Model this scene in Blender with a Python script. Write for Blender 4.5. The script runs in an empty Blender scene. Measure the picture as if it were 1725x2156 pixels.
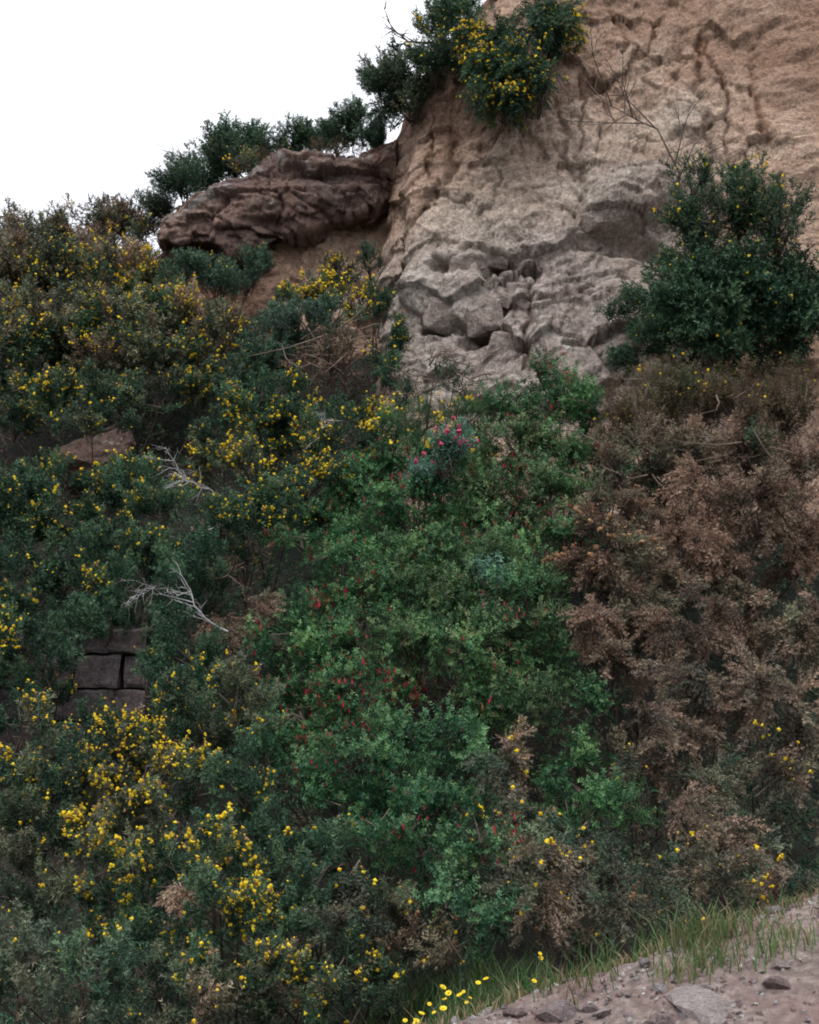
import bpy, math, random
import numpy as np
from mathutils import Vector

# ------------------------------------------------------------------ camera, sky, sun, exposure
SC = bpy.context.scene
COL = SC.collection
PITCH = math.radians(11.0)
CAM = np.array((0.0, 0.0, 1.65))
cam_d = bpy.data.cameras.new('camera'); cam_d.sensor_fit = 'VERTICAL'; cam_d.sensor_height = 36; cam_d.lens = 50
cam_d.clip_end = 2000
cam = bpy.data.objects.new('camera', cam_d); COL.objects.link(cam)
cam.location = CAM; cam.rotation_euler = (math.pi / 2 + PITCH, 0, 0)
SC.camera = cam

SUN_EL, SUN_AZ = math.radians(60), math.radians(205)     # azimuth clockwise from +Y: behind the camera, to its left
world = bpy.data.worlds.new('World'); SC.world = world; world.use_nodes = True
wn = world.node_tree.nodes; wl = world.node_tree.links
sky = wn.new('ShaderNodeTexSky'); sky.sky_type = 'NISHITA'; sky.sun_disc = False
sky.sun_elevation = SUN_EL; sky.sun_rotation = SUN_AZ; sky.dust_density = 4; sky.air_density = 1
ovc = wn.new('ShaderNodeMix'); ovc.data_type = 'RGBA'; ovc.inputs[0].default_value = 0.9
# closed cloud cover: brightest overhead, a third of that at the horizon, the same all the way round
tc = wn.new('ShaderNodeTexCoord'); sx = wn.new('ShaderNodeSeparateXYZ'); wl.new(tc.outputs['Generated'], sx.inputs[0])
mr = wn.new('ShaderNodeMapRange'); wl.new(sx.outputs[2], mr.inputs[0]); mr.inputs[3].default_value = 5.6; mr.inputs[4].default_value = 20.0
vs = wn.new('ShaderNodeVectorMath'); vs.operation = 'SCALE'; vs.inputs[0].default_value = (.975, 1.0, 1.06); wl.new(mr.outputs[0], vs.inputs[3])
wl.new(vs.outputs[0], ovc.inputs[7])
wl.new(sky.outputs[0], ovc.inputs[6])
wl.new(ovc.outputs[2], wn['Background'].inputs[0]); wn['Background'].inputs[1].default_value = 0.10

sun_d = bpy.data.lights.new('sun', 'SUN'); sun_d.energy = 1.5; sun_d.angle = math.radians(25); sun_d.color = (1, .97, .93)
sun = bpy.data.objects.new('sun', sun_d); COL.objects.link(sun); sun.location = (-5, -8, 12)
sd = Vector((math.sin(SUN_AZ) * math.cos(SUN_EL), math.cos(SUN_AZ) * math.cos(SUN_EL), math.sin(SUN_EL)))
sun.rotation_euler = (-sd).to_track_quat('-Z', 'Y').to_euler()
SC.view_settings.view_transform = 'Standard'; SC.view_settings.look = 'None'
SC.view_settings.exposure = 0.38; SC.view_settings.gamma = 1; SC.view_settings.use_curve_mapping = False
SC.cycles.filter_width = 1.9
SC.cycles.max_bounces = 5; SC.cycles.diffuse_bounces = 2; SC.cycles.glossy_bounces = 2
SC.cycles.transparent_max_bounces = 8
SC.cycles.use_denoising = True

# ------------------------------------------------------------------ helpers
R = np.random.default_rng(11)
F = 2994.0
def W(u, v, y):
    """a sight line of the photograph (1725 x 2156 units), followed out to depth y metres"""
    xc, yc = (u - 862.5) / F, (1078 - v) / F
    d = np.array((xc, math.cos(PITCH) - math.sin(PITCH) * yc, math.sin(PITCH) + math.cos(PITCH) * yc))
    return CAM + d * (y / d[1])
def UV(p):
    d = p - CAM
    fy = d[:, 1] * math.cos(PITCH) + d[:, 2] * math.sin(PITCH)
    uy = -d[:, 1] * math.sin(PITCH) + d[:, 2] * math.cos(PITCH)
    fy = np.maximum(fy, .1)
    return 862.5 + F * d[:, 0] / fy, 1078 - F * uy / fy
def sstep(a, b, x):
    t = np.clip((x - a) / (b - a), 0, 1); return t * t * (3 - 2 * t)
def hash3(i, j, k, s=0):
    h = (i * 374761393 + j * 668265263 + k * 2147483647 + s * 1274126177) & 0xffffffff
    h = ((h ^ (h >> 13)) * 1274126177) & 0xffffffff
    h = ((h ^ (h >> 16)) * 2246822519) & 0xffffffff
    return ((h ^ (h >> 15)) & 0xffffff) / float(0xffffff)
def vnoise(p, s=0):
    i = np.floor(p).astype(np.int64); f = p - i; f = f * f * f * (f * (f * 6 - 15) + 10)
    out = 0
    for a in (0, 1):
        wx = f[:, 0] if a else 1 - f[:, 0]
        for b in (0, 1):
            wy = f[:, 1] if b else 1 - f[:, 1]
            for c in (0, 1):
                wz = f[:, 2] if c else 1 - f[:, 2]
                out = out + wx * wy * wz * hash3(i[:, 0] + a, i[:, 1] + b, i[:, 2] + c, s)
    return out * 2 - 1
def fbm(p, freq, octs=4, s=0, ridged=False):
    out = np.zeros(len(p)); a = 1.0; n = 0
    for o in range(octs):
        q = vnoise(p * freq + o * 17.3, s + o)
        out += a * ((1 - 2 * np.abs(q)) if ridged else q); n += a
        a *= .5; freq *= 2.03
    return out / n
def cells(q, s=0):
    """2-D Voronoi cells: two random numbers of the nearest cell, offset from its seed, and border distance"""
    ij = np.floor(q).astype(np.int64)
    n = len(q); b1 = np.full(n, 9.); b2 = np.full(n, 9.); ra = np.zeros((n, 3)); off = np.zeros((n, 2))
    for a in (-1, 0, 1):
        for b in (-1, 0, 1):
            I, J = ij[:, 0] + a, ij[:, 1] + b
            sx = I + hash3(I, J, J * 0, s); sy = J + hash3(I, J, J * 0 + 1, s)
            dx, dy = q[:, 0] - sx, q[:, 1] - sy
            d = np.sqrt(dx * dx + dy * dy)
            near = d < b1
            b2 = np.where(near, b1, np.minimum(b2, d)); b1 = np.where(near, d, b1)
            for k in range(3):
                ra[:, k] = np.where(near, hash3(I, J, J * 0 + 2 + k, s), ra[:, k])
            off[:, 0] = np.where(near, dx, off[:, 0]); off[:, 1] = np.where(near, dy, off[:, 1])
    return ra, off, b2 - b1

def tag(o, label=None, cat=None, group=None, kind=None):
    if label: o['label'] = label
    if cat: o['category'] = cat
    if group: o['group'] = group
    if kind: o['kind'] = kind
    return o
def mesh_from(name, V, T, mat, attrs=None, smooth=False, quads=False):
    me = bpy.data.meshes.new(name)
    V = np.ascontiguousarray(V, np.float32); T = np.ascontiguousarray(T, np.int32)
    k = 4 if quads else 3
    me.vertices.add(len(V)); me.vertices.foreach_set('co', V.ravel())
    me.loops.add(T.size); me.loops.foreach_set('vertex_index', T.ravel())
    me.polygons.add(len(T)); me.polygons.foreach_set('loop_start', np.arange(0, T.size, k, dtype=np.int32))
    me.polygons.foreach_set('use_smooth', np.full(len(T), smooth))
    for an, a in (attrs or {}).items():
        at = me.attributes.new(an, 'FLOAT_COLOR', 'POINT')
        b = np.ones((len(V), 4), np.float32); b[:, :3] = a
        at.data.foreach_set('color', b.ravel())
    me.update(calc_edges=True)
    if mat: me.materials.append(mat)
    return me
def add_obj(name, me, parent=None, loc=None):
    o = bpy.data.objects.new(name, me); COL.objects.link(o)
    if loc is not None: o.location = loc
    if parent: o.parent = parent
    return o
def empty(name, loc):
    o = bpy.data.objects.new(name, None); COL.objects.link(o); o.location = loc; o.empty_display_size = .1
    return o
class MB:
    """collects triangles and one colour-like attribute"""
    def __init__(s): s.v = []; s.t = []; s.a = []; s.n = 0
    def add(s, v, t, a=(.5, 0, 0)):
        v = np.asarray(v, float); t = np.asarray(t, int)
        s.v.append(v); s.t.append(t + s.n); s.n += len(v)
        a = np.asarray(a, float)
        s.a.append(np.broadcast_to(a, (len(v), 3)) if a.ndim == 1 else a)
    def arrays(s): return np.concatenate(s.v), np.concatenate(s.t), np.concatenate(s.a)
    def build(s, name, mat, parent=None, origin=None, smooth=False):
        v, t, a = s.arrays()
        if origin is not None: v = v - np.asarray(origin)
        return add_obj(name, mesh_from(name, v, t, mat, {'tint': a}, smooth), parent)
def tube(pts, rad, n=4):
    pts = np.asarray(pts, float); m = len(pts); rad = np.broadcast_to(np.asarray(rad, float), (m,))
    tan = np.gradient(pts, axis=0); tan /= np.linalg.norm(tan, axis=1)[:, None] + 1e-9
    ref = np.array((.31, .77, .55)) if abs(tan[0] @ np.array((.31, .77, .55))) < .9 else np.array((1., 0, 0))
    a = np.cross(tan, ref); a /= np.linalg.norm(a, axis=1)[:, None] + 1e-9
    b = np.cross(tan, a)
    ang = np.arange(n) * 2 * math.pi / n
    V = pts[:, None] + rad[:, None, None] * (np.cos(ang)[None, :, None] * a[:, None] + np.sin(ang)[None, :, None] * b[:, None])
    V = V.reshape(-1, 3); T = []
    for i in range(m - 1):
        for j in range(n):
            p, q = i * n + j, i * n + (j + 1) % n
            T += [(p, q, q + n), (p, q + n, p + n)]
    return V, np.array(T)
def unit(a): return a / (np.linalg.norm(a, axis=-1, keepdims=True) + 1e-9)

# ------------------------------------------------------------------ materials
def mat(name):
    m = bpy.data.materials.new(name); m.use_nodes = True
    return m, m.node_tree.nodes, m.node_tree.links, m.node_tree.nodes['Principled BSDF']
def ramp(nd, stops):
    r = nd.new('ShaderNodeValToRGB'); e = r.color_ramp.elements
    while len(e) < len(stops): e.new(.5)
    for x, (p, c) in zip(e, stops): x.position = p; x.color = (*c, 1)
    return r
def noise(nd, lk, scale, detail=4, vec=None, rough=.55, dist=0):
    n = nd.new('ShaderNodeTexNoise'); n.inputs['Scale'].default_value = scale; n.inputs['Detail'].default_value = detail
    n.inputs['Roughness'].default_value = rough; n.inputs['Distortion'].default_value = dist
    if vec is None:
        g = nd.new('ShaderNodeNewGeometry'); vec = g.outputs['Position']
    lk.new(vec, n.inputs['Vector']); return n
def mixc(nd, lk, fac, a, b, mode='MIX'):
    m = nd.new('ShaderNodeMix'); m.data_type = 'RGBA'; m.blend_type = mode
    for s, x in ((0, fac), (6, a), (7, b)):
        if isinstance(x, (int, float)): m.inputs[s].default_value = x
        elif isinstance(x, tuple): m.inputs[s].default_value = (*x, 1)
        else: lk.new(x, m.inputs[s])
    return m.outputs[2]
def mapr(nd, lk, v, a, b, c=0., d=1.):
    m = nd.new('ShaderNodeMapRange'); lk.new(v, m.inputs[0])
    for i, x in enumerate((a, b, c, d)): m.inputs[i + 1].default_value = x
    return m.outputs[0]
def attr(nd, lk):
    a = nd.new('ShaderNodeAttribute'); a.attribute_name = 'tint'
    s = nd.new('ShaderNodeSeparateColor'); lk.new(a.outputs['Color'], s.inputs[0]); return s.outputs
def leaf_mat(name, green, brown, pale, trans=.25, rough=.5):
    """tint.r picks within the ramp, tint.g withers it towards brown, tint.b towards the pale bloom"""
    m, nd, lk, b = mat(name); t = attr(nd, lk)
    g = ramp(nd, list(zip((0., .5, 1.), green))); lk.new(t[0], g.inputs[0])
    w = ramp(nd, list(zip((0., .5, 1.), brown))); lk.new(t[0], w.inputs[0])
    c = mixc(nd, lk, t[1], g.outputs[0], w.outputs[0]); c = mixc(nd, lk, t[2], c, pale)
    n = noise(nd, lk, 2.2, 0); c = mixc(nd, lk, 1., c, ramp_out(nd, lk, n.outputs[0], .75, 1.25), 'MULTIPLY')
    lk.new(c, b.inputs['Base Color']); b.inputs['Roughness'].default_value = rough
    b.inputs['Specular IOR Level'].default_value = .22
    tr = nd.new('ShaderNodeBsdfTranslucent'); lk.new(c, tr.inputs[0])
    mx = nd.new('ShaderNodeMixShader'); mx.inputs[0].default_value = trans
    lk.new(b.outputs[0], mx.inputs[1]); lk.new(tr.outputs[0], mx.inputs[2]); lk.new(mx.outputs[0], nd['Material Output'].inputs[0])
    return m
def ramp_out(nd, lk, v, lo, hi):
    r = ramp(nd, [(.3, (lo,) * 3), (.7, (hi,) * 3)]); lk.new(v, r.inputs[0]); return r.outputs[0]
BROWN = [(.035, .022, .017), (.175, .108, .076), (.40, .27, .195)]
M = {}
M['gorse'] = leaf_mat('gorse_foliage', [(.007, .022, .013), (.026, .073, .039), (.10, .17, .085)], BROWN, (.18, .24, .21), .08)
M['fuchsia'] = leaf_mat('fuchsia_foliage', [(.009, .035, .015), (.036, .125, .048), (.15, .27, .10)],
                        [(.05, .034, .022), (.13, .09, .05), (.24, .165, .10)], (.11, .22, .17), .2)
M['grass'] = leaf_mat('grass_blades', [(.014, .045, .016), (.032, .095, .03), (.12, .18, .06)],
                      [(.1, .06, .04), (.2, .13, .08), (.35, .27, .16)], (.2, .25, .2), .3)
def petal_mat(name, c1, c2, dry):
    m, nd, lk, b = mat(name); t = attr(nd, lk)
    r = ramp(nd, [(0, c1), (1, c2)]); lk.new(t[0], r.inputs[0])
    c = mixc(nd, lk, t[1], r.outputs[0], dry)
    n = noise(nd, lk, 30, 0); c = mixc(nd, lk, 1., c, ramp_out(nd, lk, n.outputs[0], .85, 1.1), 'MULTIPLY')
    lk.new(c, b.inputs['Base Color']); b.inputs['Roughness'].default_value = .6
    b.inputs['Specular IOR Level'].default_value = .2
    tr = nd.new('ShaderNodeBsdfTranslucent'); lk.new(c, tr.inputs[0])
    mx = nd.new('ShaderNodeMixShader'); mx.inputs[0].default_value = .25
    lk.new(b.outputs[0], mx.inputs[1]); lk.new(tr.outputs[0], mx.inputs[2]); lk.new(mx.outputs[0], nd['Material Output'].inputs[0])
    return m
M['yellow'] = petal_mat('yellow_petals', (.66, .41, .008), (.86, .68, .03), (.30, .17, .085))
M['red'] = petal_mat('red_petals', (.26, .006, .028), (.46, .015, .06), (.3, .12, .06))
M['pink'] = petal_mat('pink_petals', (.38, .03, .1), (.55, .07, .18), (.4, .2, .2))
def bark_mat(name, c1, c2):
    m, nd, lk, b = mat(name); n = noise(nd, lk, 14, 4)
    r = ramp(nd, [(.3, c1), (.7, c2)]); lk.new(n.outputs[0], r.inputs[0]); lk.new(r.outputs[0], b.inputs['Base Color'])
    b.inputs['Roughness'].default_value = .85; return m
M['bark'] = bark_mat('brown_bark', (.035, .024, .018), (.10, .072, .055))
M['twig'] = bark_mat('dry_brown_twigs', (.07, .045, .035), (.17, .12, .095))
M['dead'] = bark_mat('bleached_dead_wood', (.2, .19, .19), (.46, .44, .44))

def rock_mat(name, base, grey, rust_dark, pale, dark, scale=1., lich=0.):
    """tint.r = grey stone, tint.g = iron stain, other dark browning and painted crevice shade, tint.b = pale crust"""
    m, nd, lk, b = mat(name); t = attr(nd, lk)
    g = nd.new('ShaderNodeNewGeometry'); pos = g.outputs['Position']
    n1 = noise(nd, lk, 1.1 * scale, 5, pos); n2 = noise(nd, lk, 7 * scale, 6, pos, .65); n3 = noise(nd, lk, 34 * scale, 4, pos, .7)
    r1 = ramp(nd, [(.3, base[0]), (.52, base[1]), (.72, base[2])]); lk.new(n1.outputs[0], r1.inputs[0])
    r2 = ramp(nd, [(.3, grey[0]), (.52, grey[1]), (.72, grey[2])]); lk.new(n2.outputs[0], r2.inputs[0])
    gm = nd.new('ShaderNodeMath'); gm.operation = 'MULTIPLY_ADD'; gm.use_clamp = True
    lk.new(n2.outputs[0], gm.inputs[0]); gm.inputs[1].default_value = .7; lk.new(mapr(nd, lk, t[0], 0, 1, -.35, .65), gm.inputs[2])
    c = mixc(nd, lk, gm.outputs[0], r1.outputs[0], r2.outputs[0])
    c = mixc(nd, lk, mapr(nd, lk, n2.outputs[0], .56, .74, 0, .45), c, rust_dark)
    # fine cracking, coloured a darker brown along the crack lines
    vm = nd.new('ShaderNodeVectorMath'); vm.operation = 'MULTIPLY_ADD'
    lk.new(n2.outputs['Color'], vm.inputs[0]); vm.inputs[1].default_value = (.5, .5, .5); lk.new(pos, vm.inputs[2])
    vo = nd.new('ShaderNodeTexVoronoi'); vo.feature = 'DISTANCE_TO_EDGE'; vo.inputs['Scale'].default_value = 3.4 * scale
    lk.new(vm.outputs[0], vo.inputs['Vector'])
    ck = mapr(nd, lk, vo.outputs['Distance'], 0, .022, 1, 0)
    ckm = nd.new('ShaderNodeMath'); ckm.operation = 'MULTIPLY'; lk.new(ck, ckm.inputs[0]); lk.new(mapr(nd, lk, n1.outputs[0], .42, .58, 0, .8), ckm.inputs[1])
    c = mixc(nd, lk, ckm.outputs[0], c, tuple(.45 * q for q in rust_dark))
    v2 = nd.new('ShaderNodeTexVoronoi'); v2.feature = 'DISTANCE_TO_EDGE'; v2.inputs['Scale'].default_value = 8.5 * scale; v2.inputs['Randomness'].default_value = 1
    vm2 = nd.new('ShaderNodeVectorMath'); vm2.operation = 'MULTIPLY_ADD'; lk.new(n3.outputs['Color'], vm2.inputs[0]); vm2.inputs[1].default_value = (.10, .10, .10); lk.new(vm.outputs[0], vm2.inputs[2]); lk.new(vm2.outputs[0], v2.inputs['Vector'])
    nm = noise(nd, lk, 2.3 * scale, 2, pos); ck2 = nd.new('ShaderNodeMath'); ck2.operation = 'MULTIPLY'; lk.new(mapr(nd, lk, v2.outputs['Distance'], 0, .045, 1, 0), ck2.inputs[0]); lk.new(mapr(nd, lk, nm.outputs[0], .46, .6, 0, .7), ck2.inputs[1])
    c = mixc(nd, lk, ck2.outputs[0], c, tuple(.6 * q for q in rust_dark))
    c = mixc(nd, lk, t[1], c, mixc(nd, lk, n3.outputs[0], rust_dark, dark))
    c = mixc(nd, lk, t[2], c, pale)
    if lich:
        ln = noise(nd, lk, 22, 3, pos); l2 = noise(nd, lk, 3, 2, pos)
        q = nd.new('ShaderNodeMath'); q.operation = 'MULTIPLY'
        lk.new(mapr(nd, lk, ln.outputs[0], .58, .66, 0, 1), q.inputs[0]); lk.new(mapr(nd, lk, l2.outputs[0], .5, .62, 0, lich), q.inputs[1])
        c = mixc(nd, lk, q.outputs[0], c, (.36, .36, .33))
    c = mixc(nd, lk, 1., c, ramp_out(nd, lk, n3.outputs[0], .6, 1.38), 'MULTIPLY'); n4 = noise(nd, lk, 15 * scale, 3, pos, .7); c = mixc(nd, lk, 1., c, ramp_out(nd, lk, n4.outputs[0], .74, 1.24), 'MULTIPLY')
    lk.new(c, b.inputs['Base Color']); b.inputs['Roughness'].default_value = .92; b.inputs['Specular IOR Level'].default_value = .15
    ad = nd.new('ShaderNodeMath'); ad.operation = 'MULTIPLY_ADD'; lk.new(n3.outputs[0], ad.inputs[0]); ad.inputs[1].default_value = .5
    sb = nd.new('ShaderNodeMath'); sb.operation = 'MULTIPLY_ADD'; lk.new(ckm.outputs[0], sb.inputs[0]); sb.inputs[1].default_value = -.7
    hn = noise(nd, lk, 17 * scale, 6, pos, .8); s2 = nd.new('ShaderNodeMath'); s2.operation = 'MULTIPLY_ADD'; lk.new(ck2.outputs[0], s2.inputs[0]); s2.inputs[1].default_value = -.5; lk.new(hn.outputs[0], s2.inputs[2]); lk.new(s2.outputs[0], sb.inputs[2]); lk.new(sb.outputs[0], ad.inputs[2])
    bp = nd.new('ShaderNodeBump'); bp.inputs['Strength'].default_value = .75; bp.inputs['Distance'].default_value = .10 / scale
    lk.new(ad.outputs[0], bp.inputs['Height']); lk.new(bp.outputs[0], b.inputs['Normal'])
    return m
RUST = (.20, .088, .04)
M['cliff'] = rock_mat('cliff_clay_and_stone', [(.40, .25, .175), (.54, .375, .28), (.66, .515, .41)],
                      [(.24, .198, .18), (.42, .352, .318), (.58, .5, .45)], RUST, (.66, .62, .54), (.07, .045, .035))
M['outcrop'] = rock_mat('outcrop_purple_rock', [(.15, .092, .075), (.25, .158, .125), (.36, .24, .185)],
                        [(.08, .06, .06), (.165, .125, .125), (.27, .21, .20)], (.12, .065, .045), (.38, .37, .35), (.03, .022, .022), 1.4, .9)
M['stone'] = rock_mat('loose_stone', [(.16, .11, .10), (.24, .17, .155), (.33, .26, .235)],
                      [(.11, .105, .125), (.19, .18, .205), (.31, .29, .31)], (.26, .13, .08), (.55, .53, .5), (.08, .06, .05), 3.)
M['wallstone'] = rock_mat('dressed_dark_stone', [(.10, .08, .08), (.15, .12, .118), (.20, .16, .155)],
                          [(.085, .075, .08), (.135, .118, .122), (.19, .165, .165)], (.09, .05, .035), (.3, .29, .28), (.03, .025, .025), 2.)
m, nd, lk, b = mat('leaf_litter_soil'); M['soil'] = m
n = noise(nd, lk, 5, 6); r = ramp(nd, [(.3, (.008, .006, .005)), (.55, (.02, .015, .011)), (.75, (.05, .035, .024))]); lk.new(n.outputs[0], r.inputs[0])
n2 = noise(nd, lk, .8, 4); c = mixc(nd, lk, mapr(nd, lk, n2.outputs[0], .45, .6), r.outputs[0], (.012, .018, .010))
lk.new(c, b.inputs['Base Color']); b.inputs['Roughness'].default_value = .95
bp = nd.new('ShaderNodeBump'); bp.inputs['Distance'].default_value = .04; n3 = noise(nd, lk, 40, 5); lk.new(n3.outputs[0], bp.inputs['Height']); lk.new(bp.outputs[0], b.inputs['Normal'])
m, nd, lk, b = mat('gravel_bank_soil'); M['gravelsoil'] = m
n = noise(nd, lk, 26, 6); r = ramp(nd, [(.3, (.095, .068, .06)), (.5, (.175, .13, .115)), (.72, (.29, .235, .21))]); lk.new(n.outputs[0], r.inputs[0])
n2 = noise(nd, lk, 2.4, 4); c = mixc(nd, lk, mapr(nd, lk, n2.outputs[0], .48, .62, 0, .5), r.outputs[0], (.15, .08, .072))
lk.new(c, b.inputs['Base Color']); b.inputs['Roughness'].default_value = .95
bp = nd.new('ShaderNodeBump'); bp.inputs['Distance'].default_value = .02; n3 = noise(nd, lk, 90, 4); lk.new(n3.outputs[0], bp.inputs['Height']); lk.new(bp.outputs[0], b.inputs['Normal'])

# ------------------------------------------------------------------ terrain
GY = [-60, 0, 5, 6, 7.2, 8.5, 9.5, 11, 12.3, 14.3, 15.2, 17, 22, 60, 400]
GZ = [0, 0, 0, 0, .1, .55, 1.3, 2.95, 4.0, 6.1, 7.0, 8.2, 9.6, 15, 18]
def ground(x, y):
    z = np.interp(y, GY, GZ)
    up = .62 * sstep(-1.1, .6, x) * np.interp(y, [3.2, 5, 7.4, 10], [0, 1, 1, 0])
    return z + up
def grid_quads(nr, nc):
    i = np.arange(nr - 1)[:, None] * nc + np.arange(nc - 1)[None, :]
    return np.stack([i, i + 1, i + nc + 1, i + nc], -1).reshape(-1, 4)
gx = np.concatenate([np.linspace(-300, -12, 12, endpoint=False), np.linspace(-12, 12, 121), np.linspace(16, 300, 12)])
gy = np.concatenate([np.linspace(-60, 3, 12, endpoint=False), np.linspace(3, 18, 90), np.linspace(19, 400, 26)])
X, Y = np.meshgrid(gx, gy); p = np.stack([X.ravel(), Y.ravel(), np.zeros(X.size)], -1)
p[:, 2] = ground(p[:, 0], p[:, 1])
p[:, 2] += fbm(p * [1, 1, 0], .9, 4, 5) * .22 * sstep(5.5, 8, p[:, 1])
hill = add_obj('hillside', mesh_from('hillside', p, grid_quads(len(gy), len(gx)), M['soil'], smooth=True, quads=True)); tag(hill, kind='structure')

def seg_dist(u, v, pts):
    d = np.full(len(u), 1e9)
    for (a, b), (c, e) in zip(pts[:-1], pts[1:]):
        L = (c - a) ** 2 + (e - b) ** 2 + 1e-9
        t = np.clip(((u - a) * (c - a) + (v - b) * (e - b)) / L, 0, 1)
        d = np.minimum(d, np.hypot(u - a - t * (c - a), v - b - t * (e - b)))
    return d
def grid_normals(P):
    a = np.gradient(P, axis=1); b = np.gradient(P, axis=0)
    n = np.cross(a, b); return n / (np.linalg.norm(n, axis=-1, keepdims=True) + 1e-9)
def catmull(pts, n):
    pts = np.asarray(pts, float); seg = np.r_[0, np.cumsum(np.linalg.norm(np.diff(pts, axis=0), axis=1))]
    t = np.linspace(0, seg[-1], n); q = np.stack([np.interp(t, seg, pts[:, k]) for k in range(pts.shape[1])], -1)
    ker = max(3, n // 40) | 1
    if ker > 3:
        w = np.hanning(ker + 2)[1:-1]; w /= w.sum()
        qp = np.concatenate([np.repeat(q[:1], ker // 2, 0) * 2 - q[1:ker // 2 + 1][::-1], q, np.repeat(q[-1:], ker // 2, 0) * 2 - q[-ker // 2:-1][::-1]])
        q = np.stack([np.convolve(qp[:, k], w, 'valid') for k in range(q.shape[1])], -1)[:n]
    return q

# --- the main cliff: a plan line lifted and leaned back, then broken up
def build_cliff():
    plan = np.array([(-.75, 19), (-.5, 16.5), (-.42, 14.8), (-.25, 12.95), (.05, 12.45), (.6, 12.25), (1.4, 12.15), (2.4, 12.2), (3.4, 12.0), (5.2, 11.7), (9, 11.2)])
    a = catmull(plan[:4], 60)[:-1]; bq = catmull(plan[3:9], 330)[:-1]; c = catmull(plan[8:], 40)
    q = np.concatenate([a, bq, c])
    k = np.hanning(19)[1:-1]; k /= k.sum()
    qq = q.copy()
    for j in (0, 1): qq[8:-8, j] = np.convolve(q[:, j], k, 'valid')
    q = qq; ns = len(q)
    zt = np.interp(q[:, 0], [-.75, -.42, -.28, .18, .6, .89, 1.3, 2, 3, 9], [8.8, 8.2, 8.15, 9.0, 9.65, 10.1, 10.8, 11.6, 12.4, 13.4])
    nz = 400; nb = 24
    P = np.zeros((nz + nb, ns, 3))
    tz = np.linspace(0, 1, nz)[:, None]
    z = 3.2 + (zt[None] - 3.2) * tz
    P[:nz, :, 0] = q[None, :, 0]; P[:nz, :, 2] = z
    P[:nz, :, 1] = q[None, :, 1] + .27 * (z - 4.2)
    edge = 1 - np.clip((1 - tz) * (zt[None] - 3.2) / .35, 0, 1)
    P[:nz, :, 1] += .22 * edge ** 2                              # rounded brow
    tb = (np.arange(1, nb + 1) / nb)[:, None] ** 1.6
    P[nz:, :, 0] = q[None, :, 0] - .0 * tb; P[nz:, :, 1] = P[nz - 1:nz, :, 1] + 6 * tb
    P[nz:, :, 2] = P[nz - 1:nz, :, 2] + (1.9 * tb) + .12 * np.minimum(1, tb * 20)
    N = grid_normals(P); N *= -np.sign((N * [0.3, 1, -.3]).sum(-1, keepdims=True) + 1e-9)   # outwards
    p = P.reshape(-1, 3); nrm = N.reshape(-1, 3)
    u, v = UV(p)
    face = np.concatenate([np.ones(nz * ns), np.repeat((1 - tb[:, 0]) * .4, ns)])
    grey = sstep(0, 1, np.clip(1.25 - np.hypot((u - 1080) / 330, (v - 690) / 250), 0, 1) * 1.5)
    grey = np.maximum(grey, .75 * sstep(1.1, .5, np.hypot((u - 1360) / 190, (v - 470) / 150)))
    grey = np.clip(grey + .25 * fbm(p, 1.3, 3, 9), 0, 1)
    d = .14 * fbm(p, .5, 2, 1) + .03 * fbm(p * [1, 1, .6], 1.5, 4, 2) + .008 * fbm(p, 6, 3, 3, True) + .014 * fbm(p, 16, 4, 4) + .007 * fbm(p, 45, 2, 5)
    d += .055 * fbm(p * [1, 1, 1.15], 1.7, 6, 151, True) - .045 * fbm(p * [1.2, 1, .8], 3.4, 5, 152, True)
    dg = np.stack([(p[:, 0] * .82 + p[:, 2] * .57) * .9, p[:, 1] * .9, (-p[:, 0] * .57 + p[:, 2] * .82) * 5], -1); d += .02 * fbm(dg, 1., 4, 6) + .008 * fbm(dg, 2.3, 3, 7, True)
    d += .10 * np.exp(-(seg_dist(u, v, [(865, 620), (960, 450), (1060, 330), (1180, 225)]) / 55) ** 2)
    # fractured stone: tilted facets with steps between them
    wob = np.stack([fbm(p, 2.2, 3, 21), fbm(p, 2.2, 3, 22)], -1) * .22
    ca, sa = math.cos(.32), math.sin(.32)
    px = p[:, 0] * ca + p[:, 2] * sa; pz = -p[:, 0] * sa + p[:, 2] * ca
    for size, asp, amp, s, g in ((.5, 1.6, .10, 31, 1), (.22, 1.8, .05, 32, 1), (.09, 1.5, .018, 33, 1), (1.2, .7, .06, 34, 0), (.40, .8, .045, 35, 0), (.17, .9, .022, 36, 0), (.07, .9, .010, 38, 0)):
        f = 0; jit = ((-.05, -.04), (.05, -.02), (-.03, .05), (.04, .03), (0, 0)) if size > 1 else ((0, 0),)
        for jx, jz in jit:                                            # steps worn over a few centimetres
            ra, off, bd = cells(np.stack([(px + jx) / (size * asp), (pz + jz) / size], -1) + wob / size * .5, s)
            f = f + ((ra[:, 0] - .5) + off[:, 0] * (ra[:, 1] - .5) * 1.5 + off[:, 1] * (ra[:, 2] - .75) * 1.8 - (.22 if g else .06) * sstep(.04, 0, bd)) / len(jit)
        d += amp * f * (sstep(.25, .8, grey) if g else (1 - .7 * grey))
    def dome(cu, cv, ru, rv, h, ang=0., pw=.5):
        c_, s_ = math.cos(ang), math.sin(ang)
        a_ = ((u - cu) * c_ + (v - cv) * s_) / ru; b_ = (-(u - cu) * s_ + (v - cv) * c_) / rv
        return h * np.clip(1 - a_ * a_ - b_ * b_, 0, 1) ** pw
    d += dome(1330, 430, 120, 62, .34, -.3) + dome(1010, 150, 240, 60, .25, -.35) * .5
    d += dome(960, 620, 110, 75, .11, .15, .35) + dome(990, 545, 70, 28, .12, -.1, .4) + dome(1290, 690, 60, 90, .18)
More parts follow.
